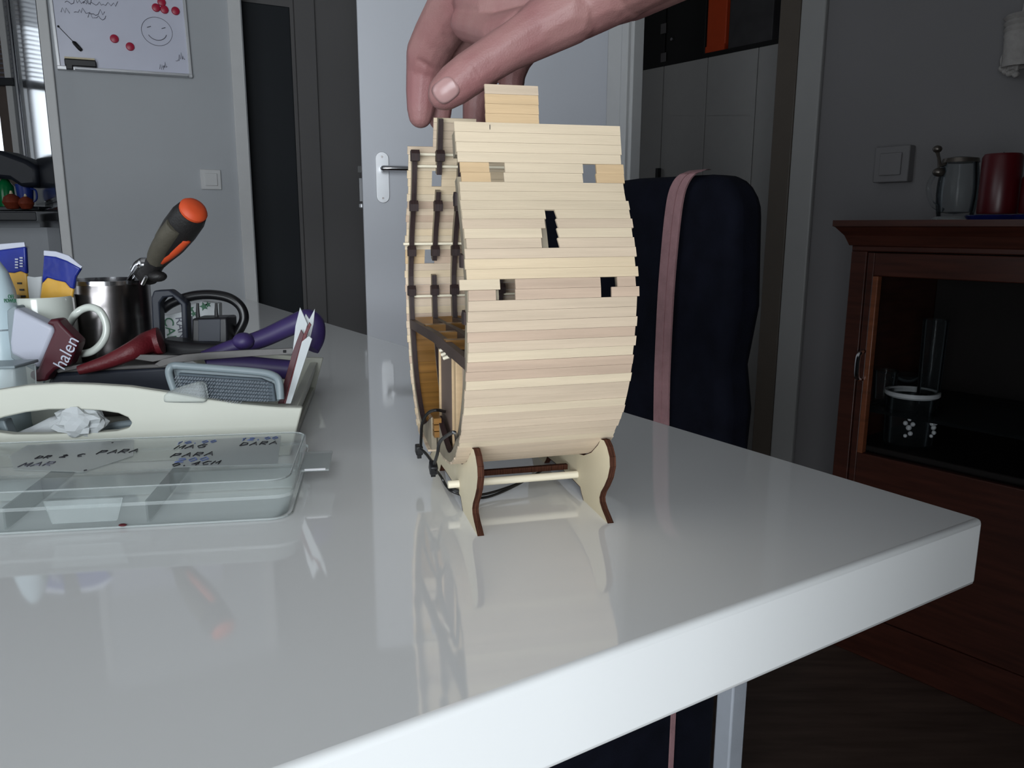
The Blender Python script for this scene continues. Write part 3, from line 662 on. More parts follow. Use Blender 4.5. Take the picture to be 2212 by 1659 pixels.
for k in range(3):
    rb_ = .040 - k * .002; zz = shz2 - .004 + (0, .016, .032)[k]
    bb = CB(1955, 860, -.20); bb.z = zz
    o_ = MB().lathe([(0, 0), (rb_ * .5, 0), (rb_ * .9, .012), (rb_, .022), (rb_ * .95, .022), (rb_ * .85, .014), (rb_ * .45, .004), (0, .004)], bb, 24).build('glass_bowl', M['glass'], smooth=True)
    tag(o_, ['lowest glass bowl of the stack inside the dark cabinet', 'middle glass bowl of the stack inside the dark cabinet', 'topmost glass bowl of the stack inside the dark cabinet'][k], 'bowl', 'stacked glass bowls')
# on top of the cabinet
b = CB(2062, 470, -.14); b.z = ztopc; Yb = b.y
q = thing('beer_stein', 'glass beer stein with pewter lid lever on the cabinet top', 'stein', b)
r0 = px(34, Yb); hh = px(112, Yb); zb0 = .006
body = []
for i in range(11):
    a = i / 10; body.append((r0 * (1.02 + .16 * math.sin(math.pi * min(1, a * 1.0)) - .02 * a), zb0 + a * hh))
sb_ = MB().lathe([(0, zb0)] + body + [(r0 * .9, zb0 + hh)] + [(r * .9, z) for r, z in body[::-1] if z > .012] + [(0, .012)], b, 16).build('body', M['glass'], q, smooth=True)
MB().lathe([(r0 * 1.25, 0), (r0 * 1.28, .004), (r0 * 1.02, .008), (0, .008)], b, 24).build('foot', M['clear2'], q, smooth=True)
MB().lathe([(r0 * .92, hh + zb0), (r0 * 1.05, hh + zb0), (r0 * 1.0, hh + zb0 + .008), (r0 * .5, hh + zb0 + .011), (0, hh + zb0 + .011)], b, 24).build('lid', M['pewter'], q, smooth=True)
def ctp(x, y, Y=Yb): return at(x, y, Y)
MB().tube(smoothpath([ctp(2042, 368), ctp(2022, 374), ctp(2008, 395), ctp(2006, 415), ctp(2014, 440), ctp(2036, 455)]), .0052, 8).build('handle', M['glass'], q, smooth=True)
MB().tube([ctp(2046, 352), ctp(2030, 358), ctp(2028, 340), ctp(2024, 325)], [.004, .005, .003, .004], 8).sphere(ctp(2025, 322), .009, (1, 1, .8)).build('thumb_lever', M['pewter'], q, smooth=True)
MB().sphere(ctp(2028, 372), .011, (1.1, 1, .8)).build('hinge', M['pewter'], q, smooth=True)
for (x, r_, hpx, y0, lab) in ((2152, 38, 122, 465, 'thick red pillar candle beside the glass stein'), (2240, 36, 62, 468, 'second red candle cut off by the photo edge')):
    b = CB(x, y0, -.12); b.z = ztopc + .012; Yc = b.y
    q = thing('pillar_candle', lab, 'candle', b, 'red pillar candles on the cabinet')
    r_ = px(r_, Yc); h_ = px(hpx if x < 2200 else 78, Yc)
    MB().lathe([(0, 0), (r_ * .97, 0), (r_, .004), (r_, h_ - .006), (r_ * .9, h_), (r_ * .5, h_ - .004), (0, h_ - .005)], b, 28).build('wax', M['redwax'], q, smooth=True)
    MB().tube([b + UP * (h_ - .006), b + UP * (h_ + .004)], .001, 5).build('wick', M['black'], q)
    o_ = MB().lathe([(0, 0), (r_ * 1.4, 0), (r_ * 1.55, .008), (r_ * 1.45, .010), (r_ * 1.3, .006), (0, .006)], Vector((b.x, b.y, ztopc)), 28).build('candle_dish', M['bluecer'], smooth=True)
    tag(o_, 'flat blue dish under the thick red candle' if x < 2200 else 'flat blue dish under the candle at the photo edge', 'dish')
# macrame hanging on the right wall
hb_ = RW(2222, 105) + NR * .05
q = thing('wall_hanging', 'undyed knotted cotton hanging on the wall above the candles', 'wall hanging', RW(2206, 165))
o_ = MB()
for k in range(9):
    o_.lathe([(.030, -.006), (.037 - .0016 * k, 0), (.030, .006)], hb_ + UP * (.055 - k * .0115), 14, close=True)
o_.build('coiled_body', M['woven'], q, smooth=True)
for (x, y0, y1) in ((2187, 122, 148), (2194, 112, 154), (2202, 125, 158), (2209, 130, 156), (2216, 120, 160)):
    p0, p1 = RW(x, y0) + NR * .045, RW(x - 2, y1) + NR * .05
    t_ = MB().tube([p0, p0.lerp(p1, .5), p1], [.004, .007, .0045], 8).build('tassel', M['woven'], q, smooth=True)
    MB().sphere(p1 - UP * .006, .0075, n=8, m=6).build('knot', M['woven'], t_, smooth=True)
MB().tube([hb_ + UP * .06, hb_ + UP * .22 - NR * .04], .004, 6).build('cord', M['woven'], q)

# ------------------------------------------------------------------ ship hull section on its stand (local axes: x along the hull, y across, z up)
KS = CH / 0.21
SO = onz(1030, 1155, TZ)
SH = thing('ship_model', 'unfinished wooden ship hull section with pale planking', 'ship model', SO, rotz=math.radians(15))
TILT = math.tan(math.radians(.5))
NEAR = [(.1, .033), (.070, .0345), (.0404, .0399), (.0164, .0562), (.0023, .072), (-.0105, .0966), (-.0192, .124), (-.0224, .1464), (-.0235, .165), (-.0212, .177), (-.0155, .195), (-.0082, .2131), (.0051, .2378), (.0109, .2549), (.0167, .2776), (.0235, .303), (.028, .32)]
PP = smoothpath([Vector((0, a, b)) for a, b in NEAR], 12)
AC = [0.0]
for i in range(1, len(PP)): AC.append(AC[-1] + (PP[i] - PP[i - 1]).length)
def arc_of_z(z):                                   # arc length on the upper side at height z
    for i in range(30, len(PP)):
        if PP[i].z >= z: return AC[i] - (AC[i] - AC[i - 1]) * (PP[i].z - z) / (PP[i].z - PP[i - 1].z)
    return AC[-1]
def prof(s, far=False, off=0.0):                   # off: inward offset
    s = max(0.0, min(AC[-1] - 1e-6, s)); i = 1
    while AC[i] < s: i += 1
    t = (s - AC[i - 1]) / (AC[i] - AC[i - 1]); p = PP[i - 1].lerp(PP[i], t)
    T = (PP[min(i + 1, len(PP) - 1)] - PP[max(i - 2, 0)]).normalized()
    n = Vector((0, T.z, -T.y))                     # inward for near side (towards +y)
    if n.y < 0 and s > .05: n = -n
    if s <= .05 and n.z < 0: n = -n
    p = p + n * off
    return Vector((0, .2 - p.y, p.z)) if far else p
def L(u, p): return Vector((u, p.y, p.z + u * TILT)) * KS
S_TOP = arc_of_z(.2776)
ROWW = (S_TOP - arc_of_z(.165)) / 18.0
def plank(parent, name, u0, u1, s0, s1, m, far=False, th=.0017, off=0.0, slant=(0, 0)):
    g = .00008; j = random.uniform(-.00010, .00010) + off
    b = []
    for u, sl in ((u0, slant[0]), (u1, slant[1])):
        for s, e in ((s0 + g, 0), (s1 - g, 1)):
            uu = u + sl * e
            b.append([L(uu, prof(s, far, j)), L(uu, prof(s, far, j + th))])
    (a0, a1), (b0, b1), (c0, c1), (d0, d1) = b
    return MB().add([a0, a1, b0, b1, c0, c1, d0, d1], [[0, 2, 6, 4], [1, 5, 7, 3], [0, 4, 5, 1], [2, 3, 7, 6], [0, 1, 3, 2], [4, 6, 7, 5]]).build(name, m, parent, local=True)
def uat(x, pl, pr): return -.010 + .115 * (x - pl) / (pr - pl)
random.seed(11)
LEFT = {0: -.0100, 1: -.0098, 2: -.0094, 3: -.0090, 4: -.0078, 5: -.0074, 6: -.0090, 7: -.0092, 8: -.0098, 9: -.0096, 10: -.0100, 11: -.0094, 12: -.0086}
skin = MB().box((.05 * KS, .09 * KS, .036 * KS), (.10 * KS, .012 * KS, .004 * KS)).build('keel', M['pb'], SH, local=True)
NROW = int(S_TOP / ROWW)
for i in range(NROW):
    s1 = S_TOP - i * ROWW; s0 = s1 - ROWW
    u0 = LEFT.get(i, -.0100 + random.uniform(-.0006, .0006)); u1 = .105 + random.uniform(-.0012, .0010)
    if i in (18, 19, 20, 21, 22): m = M['pb'] if i != 21 else M['pp']
    elif i in (24, 25): m = M['pp']
    elif i in (13, 14, 15): m = M['py'] if i != 13 else M['pb']
    elif i < 4 or i in (6, 7, 8): m = M['pl']
    elif i < 13: m = M['pl'] if i % 2 else M['pb']
    else: m = random.choice([M['pb'], M['pb'], M['pb'], M['pl']])
    N = lambda a, b, mm, off=0.0, sl=(0, 0): plank(SH, 'plank', a, b, s0, s1, mm, off=off, slant=sl)
    if i in (4, 5):
        pl, pr = 979 + (i - 4) * 4, 1338 + (i - 4) * 2
        N(u0, uat(1046 + (i - 4) * 5, pl, pr), M['pt']); N(uat(1079, pl, pr), uat(1248, pl, pr), M['pl']); N(uat(1278, pl, pr), u1, M['pt'])
    elif i in (9, 10, 11, 12):
        k = i - 9; pl, pr = 988 + k * 4, 1350 + k * 5
        lx = (1163, 1164, 1159, 1161)[k]; rx = (1188, 1192, 1196, 1200)[k]
        N(u0, uat(lx, pl, pr), m); N(uat(rx, pl, pr), u1, m, 0.0, (-.0012, 0))
    elif i == 16:
        N(-.0150, uat(1070, 1003, 1372), M['pl'], -.0007); N(uat(1103, 1003, 1372), uat(1288, 1003, 1372), M['pp']); N(uat(1326, 1003, 1372), .1035, M['pp'])
    elif i == 17:
        N(-.0095, uat(1062, 1004, 1373), M['pp']); N(uat(1103, 1004, 1373), uat(1289, 1004, 1373), M['pp']); N(uat(1313, 1004, 1373), u1, M['pp'])
    else:
        N(u0, u1, m)
# raised strake pieces above the near rail
for k in range(4):
    plank(SH, 'plank', .0115 + k * .0002, .0478 + k * .0003, S_TOP + k * ROWW * .98, S_TOP + (k + 1) * ROWW * .98, M['pt'] if k < 3 else M['pb'], off=.0012)
MB().box(L(.0135, prof(S_TOP - ROWW * .5) + Vector((0, -.0003, .0))), (.0003, .0004, .0026)).build('pencil_mark', M['ink'], SH, local=True)
# far side
S_HI = arc_of_z(.3005)
for i in range(-4, NROW):
    s1 = S_TOP - i * ROWW; s0 = s1 - ROWW
    u0 = -.0175 + random.uniform(-.0007, .0007); u1 = .104
    m = random.choice([M['pb'], M['pp'], M['py'], M['pl'], M['pb']])
    if i < 0:
        plank(SH, 'far_plank', .0035, .0398, s0, min(s1, S_HI), m, True)
        continue
    if i in (3, 4):
        plank(SH, 'far_plank', u0, .0032, s0, s1, M['py'], True); plank(SH, 'far_plank', .0118, u1, s0, s1, M['py'], True)
    elif i in (14, 15):
        plank(SH, 'far_plank', u0, .0002, s0, s1, M['pt'], True); plank(SH, 'far_plank', .0093, u1, s0, s1, M['pp'], True)
    else: plank(SH, 'far_plank', u0, u1, s0, s1, m, True)
# ribs: pale ply rings with charred inner edges
def rib_seg(u, sa, sb, far, inner=.0085, wid=.0042, parent=None, d0=.0019):
    n = max(3, int((sb - sa) / .008)); P = []; Q = []
    for k in range(n + 1):
        s = sa + (sb - sa) * k / n
        P.append(prof(s, far, d0)); Q.append(prof(s, far, inner + (max(0, .045 - s) * .45)))
    b = MB(); e = MB(); vs = []
    for p, q in zip(P, Q):
        vs += [L(u, p), L(u, q), L(u + wid, q), L(u + wid, p)]
    fs = [[i * 4 + k, i * 4 + (k + 1) % 4, (i + 1) * 4 + (k + 1) % 4, (i + 1) * 4 + k] for i in range(n) for k in (0, 2, 3)]
    b.add(vs, fs + [[3, 2, 1, 0], [n * 4 + k for k in range(4)]])
    es = []
    for s_, q in zip(range(n + 1), Q):
        es += [L(u - .0001, q), L(u + wid + .0001, q)]
    e.add(es, [[i * 2, i * 2 + 1, i * 2 + 3, i * 2 + 2] for i in range(n)])
    o = b.build('rib', M['ribside'], SH, local=True)
    e.v = [v + Vector((0, 0, 0)) for v in e.v]
    return o, Q
def rib_edge(u, sa, sb, far, parent, inner=.0085, wid=.0042):
    n = max(3, int((sb - sa) / .008)); vs = []
    for k in range(n + 1):
        s = sa + (sb - sa) * k / n; q = prof(s, far, inner + (max(0, .045 - s) * .45)); q2 = prof(s, far, inner + .0005 + (max(0, .045 - s) * .45))
        vs += [L(u, q), L(u + wid, q), L(u + wid, q2), L(u, q2)]
    fs = [[i * 4 + k, i * 4 + (k + 1) % 4, (i + 1) * 4 + (k + 1) % 4, (i + 1) * 4 + k] for i in range(n) for k in range(4)]
    return MB().add(vs, fs + [[3, 2, 1, 0], [n * 4 + k for k in range(4)]]).build('burnt_edge', M['charred'], parent, local=True)
RU = [-.0150, .0062, .0245, .0415, .0690, .0925]
KNOB = [.2335, .193, .153]
for ri, u in enumerate(RU):
    for far in (False, True):
        cuts = [(0, S_TOP - .004)]
        if far and ri == 1: cuts = [(0, arc_of_z(.168)), (arc_of_z(.183), arc_of_z(.243)), (arc_of_z(.2565), S_HI)]
        if not far and ri == 0: cuts = [(0, arc_of_z(.243)), (arc_of_z(.257), S_TOP - .006)]
        uu = u if far or ri else u + .005
        for sa, sb in cuts:
            o, _ = rib_seg(uu, sa, sb, far); rib_edge(uu, sa, sb, far, o)
        for zk in KNOB + ([.272] if far and ri < 2 else []):
            s = arc_of_z(zk); p = prof(s, far, .0105)
            q = L(uu + .0021, p)
            MB().prism([q + Vector((-.0030, a * (1 if far else -1), b)) for a, b in ((.004, -.004), (-.0025, -.004), (-.0035, .001), (-.001, .0038), (.004, .003))], Vector((.0060, 0, 0))).build('clamp_knob', M['charred'], SH, local=True)
# stringers (pale round rods) along the far and near side
for zk in (.2625, .272, .1975, .1475):
    for far in (True, False):
        p = prof(arc_of_z(zk), far, .0055)
        MB().tube([L(-.020 if zk == .1975 and far else -.0135 if far else -.006, p), L(.10, p)], .0012 * KS, 8).build('stringer', M['dowel'], SH, local=True)
# golden ceiling planking low in the hull
s_lin = arc_of_z(.128); nl = 13
for far in (True, False):
    for k in range(nl):
        s0 = .03 + (s_lin - .03) * k / nl; s1 = .03 + (s_lin - .03) * (k + 1) / nl
        plank(SH, 'lining_plank', -.0125 if far else -.003, .10, s0, s1, M['gold'], far, off=.0048, th=.0012)
# deck beams and golden carlings
for ri, u in enumerate(RU):
    for zd in ((.123,) if ri else (.122,)):
        s = arc_of_z(zd); a = prof(s, False, .006); b = prof(s, True, .006)
        c0 = L(u + (.005 if not ri else 0) + .0021, a); c1 = L(u + .0021, b)
        mid = c0.lerp(c1, .5) + Vector((0, 0, .0025))
        vs = []
        for p in (c0, mid, c1):
            for dx, dz in ((-.002, -.0034), (.002, -.0034), (.002, .0034), (-.002, .0034)): vs.append(p + Vector((dx, 0, dz)))
        MB().add(vs, [[i * 4 + k, i * 4 + (k + 1) % 4, (i + 1) * 4 + (k + 1) % 4, (i + 1) * 4 + k] for i in range(2) for k in range(4)] + [[3, 2, 1, 0], [8, 9, 10, 11]]).build('deck_beam', M['beam'], SH, local=True)
for yy in (.055, .10, .150):
    for ri in range(5):
        MB().box(Vector(((RU[ri] + RU[ri + 1]) / 2 + .002, yy + .006 * (ri % 2), .1265)) * KS, (.0172 * KS, .009 * KS, .007 * KS)).build('carling', M['gold'], SH, local=True)
# bulkhead box and pillars in the hold
bx = Vector((-.004, .088, .0)) * KS
MB().box(Vector((.010, .098, .0815)) * KS, (.024 * KS, .056 * KS, .075 * KS)).build('hold_bulkhead', M['taupe'], SH, local=True, bevel=.0004)
for dx, dy, mm in ((-.0028, .1265, 'pt'), (-.0028, .0690, 'pt'), (.0225, .1265, 'gold')):
    MB().box(Vector((dx, dy, .0825)) * KS, (.0016 * KS, .0022 * KS, .078 * KS)).build('corner_strip', M[mm], SH, local=True)
MB().box(Vector((.002, .0600, .080)) * KS, (.010 * KS, .0085 * KS, .076 * KS)).build('hold_pillar', M['pt'], SH, local=True, bevel=.0004)
MB().box(Vector((.004, .0480, .078)) * KS, (.006 * KS, .0080 * KS, .072 * KS)).build('hold_pillar', M['pp'], SH, local=True, bevel=.0004)
MB().box(Vector((-.0040, .098, .1165)) * KS, (.0022 * KS, .064 * KS, .0050 * KS)).build('bulkhead_cap', M['beam'], SH, local=True)
for k in range(3): MB().box(Vector((-.011, .104 + .001 * k, .0495 + k * .0052)) * KS, (.006 * KS, .028 * KS, .0046 * KS)).build('step_plank', M['gold'], SH, local=True)
for k, (yy, zz) in enumerate(((.096, .1155), (.088, .1135), (.080, .112))):
    MB().tube([Vector((-.008, yy, zz)) * KS, Vector((.002, yy - .004, zz + .004)) * KS], .0014 * KS, 7).build('treenail', M['dowel'], SH, local=True)

# ------------------------------------------------------------------ stand (same local axes)
ST = thing('model_stand', 'laser cut plywood cradle with birch dowel under the ship model', 'stand', SO, rotz=math.radians(15))
edge = [(-.003, 0), (.002, .003), (.0085, .0065), (.0135, .0105), (.0145, .0140), (.0120, .0190), (.0055, .0260), (-.0005, .0340), (-.0040, .0430), (-.0028, .0500), (.0025, .0560), (.0085, .0592), (.0150, .0585)]
crad = [(.0205, .0525), (.034, .0428), (.050, .0362), (.070, .0325)]
half = edge + crad
outl = half + [(.1, .0312)] + [(.2 - a, b) for a, b in half[::-1]] + [(.152, 0), (.1475, .004), (.1435, .0085), (.12, .0095), (.1, .0098), (.08, .0095), (.0565, .0085), (.0525, .004), (.048, 0)]
for u in (0.0, .0965):
    pts = [Vector((u, a, b)) * KS for a, b in outl]
    n = len(pts); w_ = .0044 * KS
    o = MB().prism(pts, (w_, 0, 0)).build('cradle_plate', M['ply'], ST, local=True)
    vs = []; cen = Vector((0, .1, .03)) * KS
    sm_ = [pts[i] for i in range(n)]
    b = MB()
    for i in range(n):
        p0, p1 = pts[i], pts[(i + 1) % n]; d_ = (p1 - p0).normalized(); nn = Vector((0, -d_.z, d_.y)) * .00035
        if len(outl) and (p0.z > .0005 or p1.z > .0005):
            b.add([p0 - Vector((.0001, 0, 0)), p1 - Vector((.0001, 0, 0)), p1 + Vector((w_ + .0001, 0, 0)), p0 + Vector((w_ + .0001, 0, 0)),
                   p0 + nn - Vector((.0001, 0, 0)), p1 + nn - Vector((.0001, 0, 0)), p1 + nn + Vector((w_ + .0001, 0, 0)), p0 + nn + Vector((w_ + .0001, 0, 0))],
                  [[3, 2, 1, 0], [4, 5, 6, 7], [0, 1, 5, 4], [2, 3, 7, 6], [1, 2, 6, 5], [0, 4, 7, 3]])
    b.build('burnt_edge', M['burnt'], o, local=True)
for yy in (.0640,):
    MB().lathe([(0, -.0085 * KS), (.0026 * KS, -.0085 * KS), (.0030 * KS, -.0080 * KS), (.0030 * KS, .107 * KS), (0, .107 * KS)], Vector((0, yy, .0165)) * KS, 16, (1, 0, 0)).build('dowel', M['dowel'], ST, smooth=True, local=True)

MB().box(Vector((.051, .082, .0180)) * KS, (.086 * KS, .004 * KS, .0042 * KS)).build('stretcher_strip', M['burnt'], ST, local=True)
# lighting leads hanging out of the hold
LO = Matrix.Translation(SO) @ Matrix.Rotation(math.radians(15), 4, 'Z')
def lw(u, w_, z): return LO @ (Vector((u, w_, z)) * KS)
def onu(x, y, u):                                   # pixel onto the cross plane at hull position u
    X = LO.to_3x3() @ Vector((1, 0, 0)); P = LO @ Vector((u * KS, 0, 0)); r = ray(x, y); return CAM + r * ((P - CAM).dot(X) / r.dot(X))
wr = thing('light_wiring', 'thin black light wires with plugs hanging out of the hull', 'wiring', onu(935, 1010, -.016))
def wire(pts, r=.0011): return MB().tube(smoothpath(pts, 8), r, 8)
wire([lw(.002, .12, .06), onu(945, 886, -.012), onu(925, 892, -.017), onu(912, 915, -.020), onu(910, 940, -.020), onu(909, 962, -.020)]).build('wire', M['blackcable'], wr, smooth=True)
wire([lw(-.002, .06, .05), onu(983, 935, -.016), onu(967, 940, -.018), onu(950, 955, -.020), onu(945, 980, -.020), onu(938, 1003, -.020)]).build('wire', M['blackcable'], wr, smooth=True)
wire([onu(909, 970, -.020), onu(922, 982, -.019), onu(932, 996, -.019), onu(938, 1005, -.019)]).build('wire', M['blackcable'], wr, smooth=True)
for dz in (0, .0022):
    a = onz(945, 1018, TZ + .012); 
    wire([onu(941, 1014, -.019), onu(953, 1030, -.012), onu(966, 1052, -.008), onu(980, 1063, -.004) + UP * dz, lw(.012, .064, .004) + UP * dz, lw(.03, .070, .003) + UP * dz, lw(.06, .085, .008), lw(.085, .105, .012)], .0009).build('wire', M['blackcable'], wr, smooth=True)
for x, y, a in ((905, 971, .1), (936, 1010, .5)):
    c = onu(x, y, -.020); X = LO.to_3x3() @ Vector((0, -math.cos(a), -math.sin(a))); Z = LO.to_3x3() @ Vector((0, -math.sin(a), math.cos(a))); Yv = LO.to_3x3() @ Vector((1, 0, 0))
    p = MB().box(c, (.0075, .0050, .0068), (X, Yv, Z)).build('plug', M['black'], wr, bevel=.0008)
    MB().box(c + X * .0012 - Z * .0045, (.003, .003, .003), (X, Yv, Z)).build('plug_key', M['black'], p)

# ------------------------------------------------------------------ hand holding the far rail
def chain(b, pts, step=.0028):
    for i in range(len(pts) - 1):
        (p, r), (q, s) = pts[i], pts[i + 1]; n = max(2, int((q - p).length / max(.0018, .10 * (r + s) / 2)))
        for k in range(n + 1):
            t = k / n; b.sphere(p.lerp(q, t), r + (s - r) * t, n=12, m=8)
hb = MB()
def J(x, y, Y, rpx): return (at(x, y, Y), px(rpx, Y))
FAR = .628
thumb = [J(1235, 25, .50, 62), J(1165, 62, .50, 56), J(1100, 102, .495, 46), J(1060, 128, .494, 44), J(1016, 158, .492, 44), J(985, 181, .492, 42), J(962, 199, .492, 36), J(956, 204, .492, 31)]
chain(hb, thumb)
index = [J(1040, -55, .57, 62), J(975, 25, .60, 53), J(945, 75, .615, 48), J(925, 115, .625, 45), J(916, 150, .630, 37), J(912, 195, .632, 34), J(909, 235, .632, 29), J(908, 250, .632, 25)]
middle = [J(1085, -40, .58, 58), J(1020, 50, .62, 46), J(985, 120, .648, 42), J(962, 170, .655, 36), J(948, 218, .655, 30), J(948, 246, .655, 26), J(949, 258, .655, 22)]
ring = [J(1150, -30, .585, 56), J(1085, 60, .63, 44), J(1050, 130, .655, 40), J(1034, 185, .658, 33), J(1028, 235, .658, 28), J(1025, 285, .655, 25)]
little = [J(1215, -20, .59, 54), J(1160, 60, .63, 40), J(1118, 128, .655, 30), J(1108, 158, .655, 27), J(1104, 195, .655, 26), J(1101, 240, .652, 23)]
for f_ in (index, middle, ring, little): chain(hb, f_)
chain(hb, [J(1345, -45, .50, 78), J(1250, -35, .53, 80), J(1150, -45, .55, 76), J(1060, -60, .565, 62)])
chain(hb, [J(1340, -30, .515, 70), J(1250, 5, .56, 62), J(1200, 0, .58, 54)])
chain(hb, [J(1310, -25, .50, 75), J(1235, 25, .505, 60)])
chain(hb, [J(1180, 10, .52, 58), J(1080, 20, .545, 50), J(1030, 0, .57, 50)])
chain(hb, [J(1150, 60, .505, 44), J(1075, 70, .53, 36), J(1010, 50, .57, 36)])
chain(hb, [J(1345, -45, .50, 74), J(1480, -120, .46, 84), J(1640, -230, .42, 100)])
chain(hb, [J(1360, -30, .52, 66), J(1490, -100, .49, 78), J(1640, -210, .45, 96)])
tmp = bpy.data.meshes.new('tmp_hand'); tmp.from_pydata(hb.v, [], hb.f)
to = bpy.data.objects.new('tmp_hand', tmp); COL.objects.link(to)
rm = to.modifiers.new('r', 'REMESH'); rm.mode = 'VOXEL'; rm.voxel_size = .0010
sm2 = to.modifiers.new('s', 'SMOOTH'); sm2.iterations = 6; sm2.factor = .5
dg = bpy.context.evaluated_depsgraph_get(); ev = to.evaluated_get(dg)
hme = bpy.data.meshes.new_from_object(ev)
bpy.data.objects.remove(to)
# skin creases: shallow grooves across the thumb and finger joints
cre = []
def crease(a, b, Y, r=.0016, d=.0009): cre.append((at(*a, Y), at(*b, Y), r, d))
for dx in (0, 12, 25): crease((996 + dx, 138 - dx * .5), (1030 + dx, 180 - dx * .4), .470, .0013, .0013)
crease((900, 116), (952, 146), .600, .0017, .0022); crease((958, 68), (994, 108), .585, .0019, .0024)
crease((1075, 62), (1130, 20), .50, .0025, .0022); crease((1230, 98), (1350, 22), .48, .0030, .0022)
cbb = [(min(a.x, b.x) - .01, max(a.x, b.x) + .01, min(a.z, b.z) - .01, max(a.z, b.z) + .01) for a, b, r, d in cre]
cos_ = [v.co.copy() for v in hme.vertices]; nor_ = [v.normal.copy() for v in hme.vertices]
for i_, co in enumerate(cos_):
    for (a, b, r, d), (x0_, x1_, z0_, z1_) in zip(cre, cbb):
        if not (x0_ < co.x < x1_ and z0_ < co.z < z1_): continue
        ab = b - a; t = max(0, min(1, (co - a).dot(ab) / ab.length_squared)); q = a + ab * t
        dv = co - q; dv2 = dv - CF * dv.dot(CF)
        if abs(dv.dot(CF)) < .03 and dv2.length < r * 2: co -= nor_[i_] * d * math.exp(-(dv2.length / r) ** 2) * math.sin(math.pi * min(1, .15 + .7 * t))
hbase = at(1010, 200, .5)
hme.vertices.foreach_set('co', [k for co in cos_ for k in (co - hbase)])
hme.update()
hme.materials.clear(); hme.materials.append(M['skin'])
hme.polygons.foreach_set('use_smooth', [True] * len(hme.polygons))
hand = bpy.data.objects.new('hand', hme); COL.objects.link(hand); hand.location = hbase; hand['_b'] = tuple(hbase)
tag(hand, 'bare right hand reaching down and gripping the ship model from above', 'hand')
# thumbnail: a curved plate lying on the thumb tip
from mathutils.bvhtree import BVHTree
bv = BVHTree.FromPolygons([v.co + hbase for v in hme.vertices], [tuple(p.vertices) for p in hme.polygons])
def onhand(x, y, lift=.0003):
    r = ray(x, y); h = bv.ray_cast(CAM, r); return (h[0] + h[1] * lift) if h[0] is not None else None
cxn, cyn = 963, 195; ang = math.radians(38); vs = []; NN = 10; bad = False
grid = []
for i in range(NN + 1):
    row = []
    for j in range(NN + 1):
        a = (i / NN - .5) * 2; b_ = (j / NN - .5) * 2
        d_ = max(abs(a), abs(b_)); l_ = (abs(a) ** 3.2 + abs(b_) ** 3.2) ** (1 / 3.2) or 1.0
        lx = a * d_ / l_ * 27; ly = b_ * d_ / l_ * 24
        x = cxn + lx * math.cos(-ang) - ly * math.sin(-ang) ; y = cyn + lx * math.sin(-ang) + ly * math.cos(-ang)
        p = onhand(x, y); row.append(p)
    grid.append(row)
ok = [[p for p in row] for row in grid]
flat = [p for row in grid for p in row if p is not None]
if len(flat) == (NN + 1) ** 2:
    vv = flat; ff = [[i * (NN + 1) + j, i * (NN + 1) + j + 1, (i + 1) * (NN + 1) + j + 1, (i + 1) * (NN + 1) + j] for i in range(NN) for j in range(NN)]
    nb = MB().add(vv, ff); no = nb.build('thumbnail', M['nail'], hand, smooth='full', label='pale thumbnail')
    sd = no.modifiers.new('thickness', 'SOLIDIFY'); sd.thickness = .0006; sd.offset = 0
else: print('nail miss', len(flat))

# ------------------------------------------------------------------ white wooden tray with its contents
PH = math.radians(9.5)
TT = Vector((math.cos(PH), math.sin(PH), 0)); TN = Vector((-TT.y, TT.x, 0))
T0 = onz(628, 985, TZ)
def TF(x, y, off=0.0): return onv(x, y, T0 + TN * off, TT)
tray = thing('serving_tray', 'cream painted wooden tray with oval handle hole', 'tray', T0 - TT * .22 + TN * .13)
top = [(653, 881), (600, 880), (520, 873), (440, 862), (360, 848), (280, 836), (200, 831), (130, 829), (60, 833), (0, 842), (-80, 862), (-160, 878), (-260, 890), (-420, 900)]
outer = [TF(x, y) for x, y in top]
zr = T0.z
bl_ = outer[-1].copy(); bl_.z = TZ; br_ = TF(626, 985); br_.z = TZ
outer = [br_] + outer + [bl_]
hole = [TF(x, y) for x, y in ((285, 914), (276, 902), (255, 893), (215, 887), (160, 884.5), (105, 885), (55, 891), (10, 901), (-25, 912), (-30, 924), (-10, 934), (30, 939), (100, 938.5), (180, 936.5), (250, 932), (278, 925))]
MB().prism_hole(outer, [hole], TN * .0085).build('front_panel', M['cream'], tray, bevel=.0012)
DEP = .245
back = [p + TN * DEP for p in outer]
MB().prism_hole(back, [[p + TN * DEP for p in hole]], TN * .0085).build('back_panel', M['cream'], tray, bevel=.0012)
tw = (outer[1] - outer[-1]).dot(TT)
sr0 = outer[1]; rb = br_
for s, (pt_, pb_) in (('r', (outer[1] - TT * .006, br_ - TT * .006)), ('l', (outer[-1] + TT * .006, bl_ + TT * .006))):
    tp = pt_.copy(); tp.z -= .004
    MB().prism([pb_ + TN * .0085, pb_ + TN * DEP, tp + TN * DEP, tp + TN * .0085], TT * (-.008 if s == 'r' else .008)).build('side_panel', M['cream'], tray, bevel=.001)
MB().prism([br_ + TN * .008 + UP * .001, br_ + TN * DEP + UP * .001, bl_ + TN * DEP + UP * .001, bl_ + TN * .008 + UP * .001], UP * .006).build('base_board', M['cream'], tray)
TBZ = TZ + .007

def slab(name, pts, Y, th, m, parent=None, bevel=.001, lean=0.0, **k):
    return MB().prism(pxs(pts, Y), (0, th, 0)).build(name, m, parent, bevel=bevel, **k)
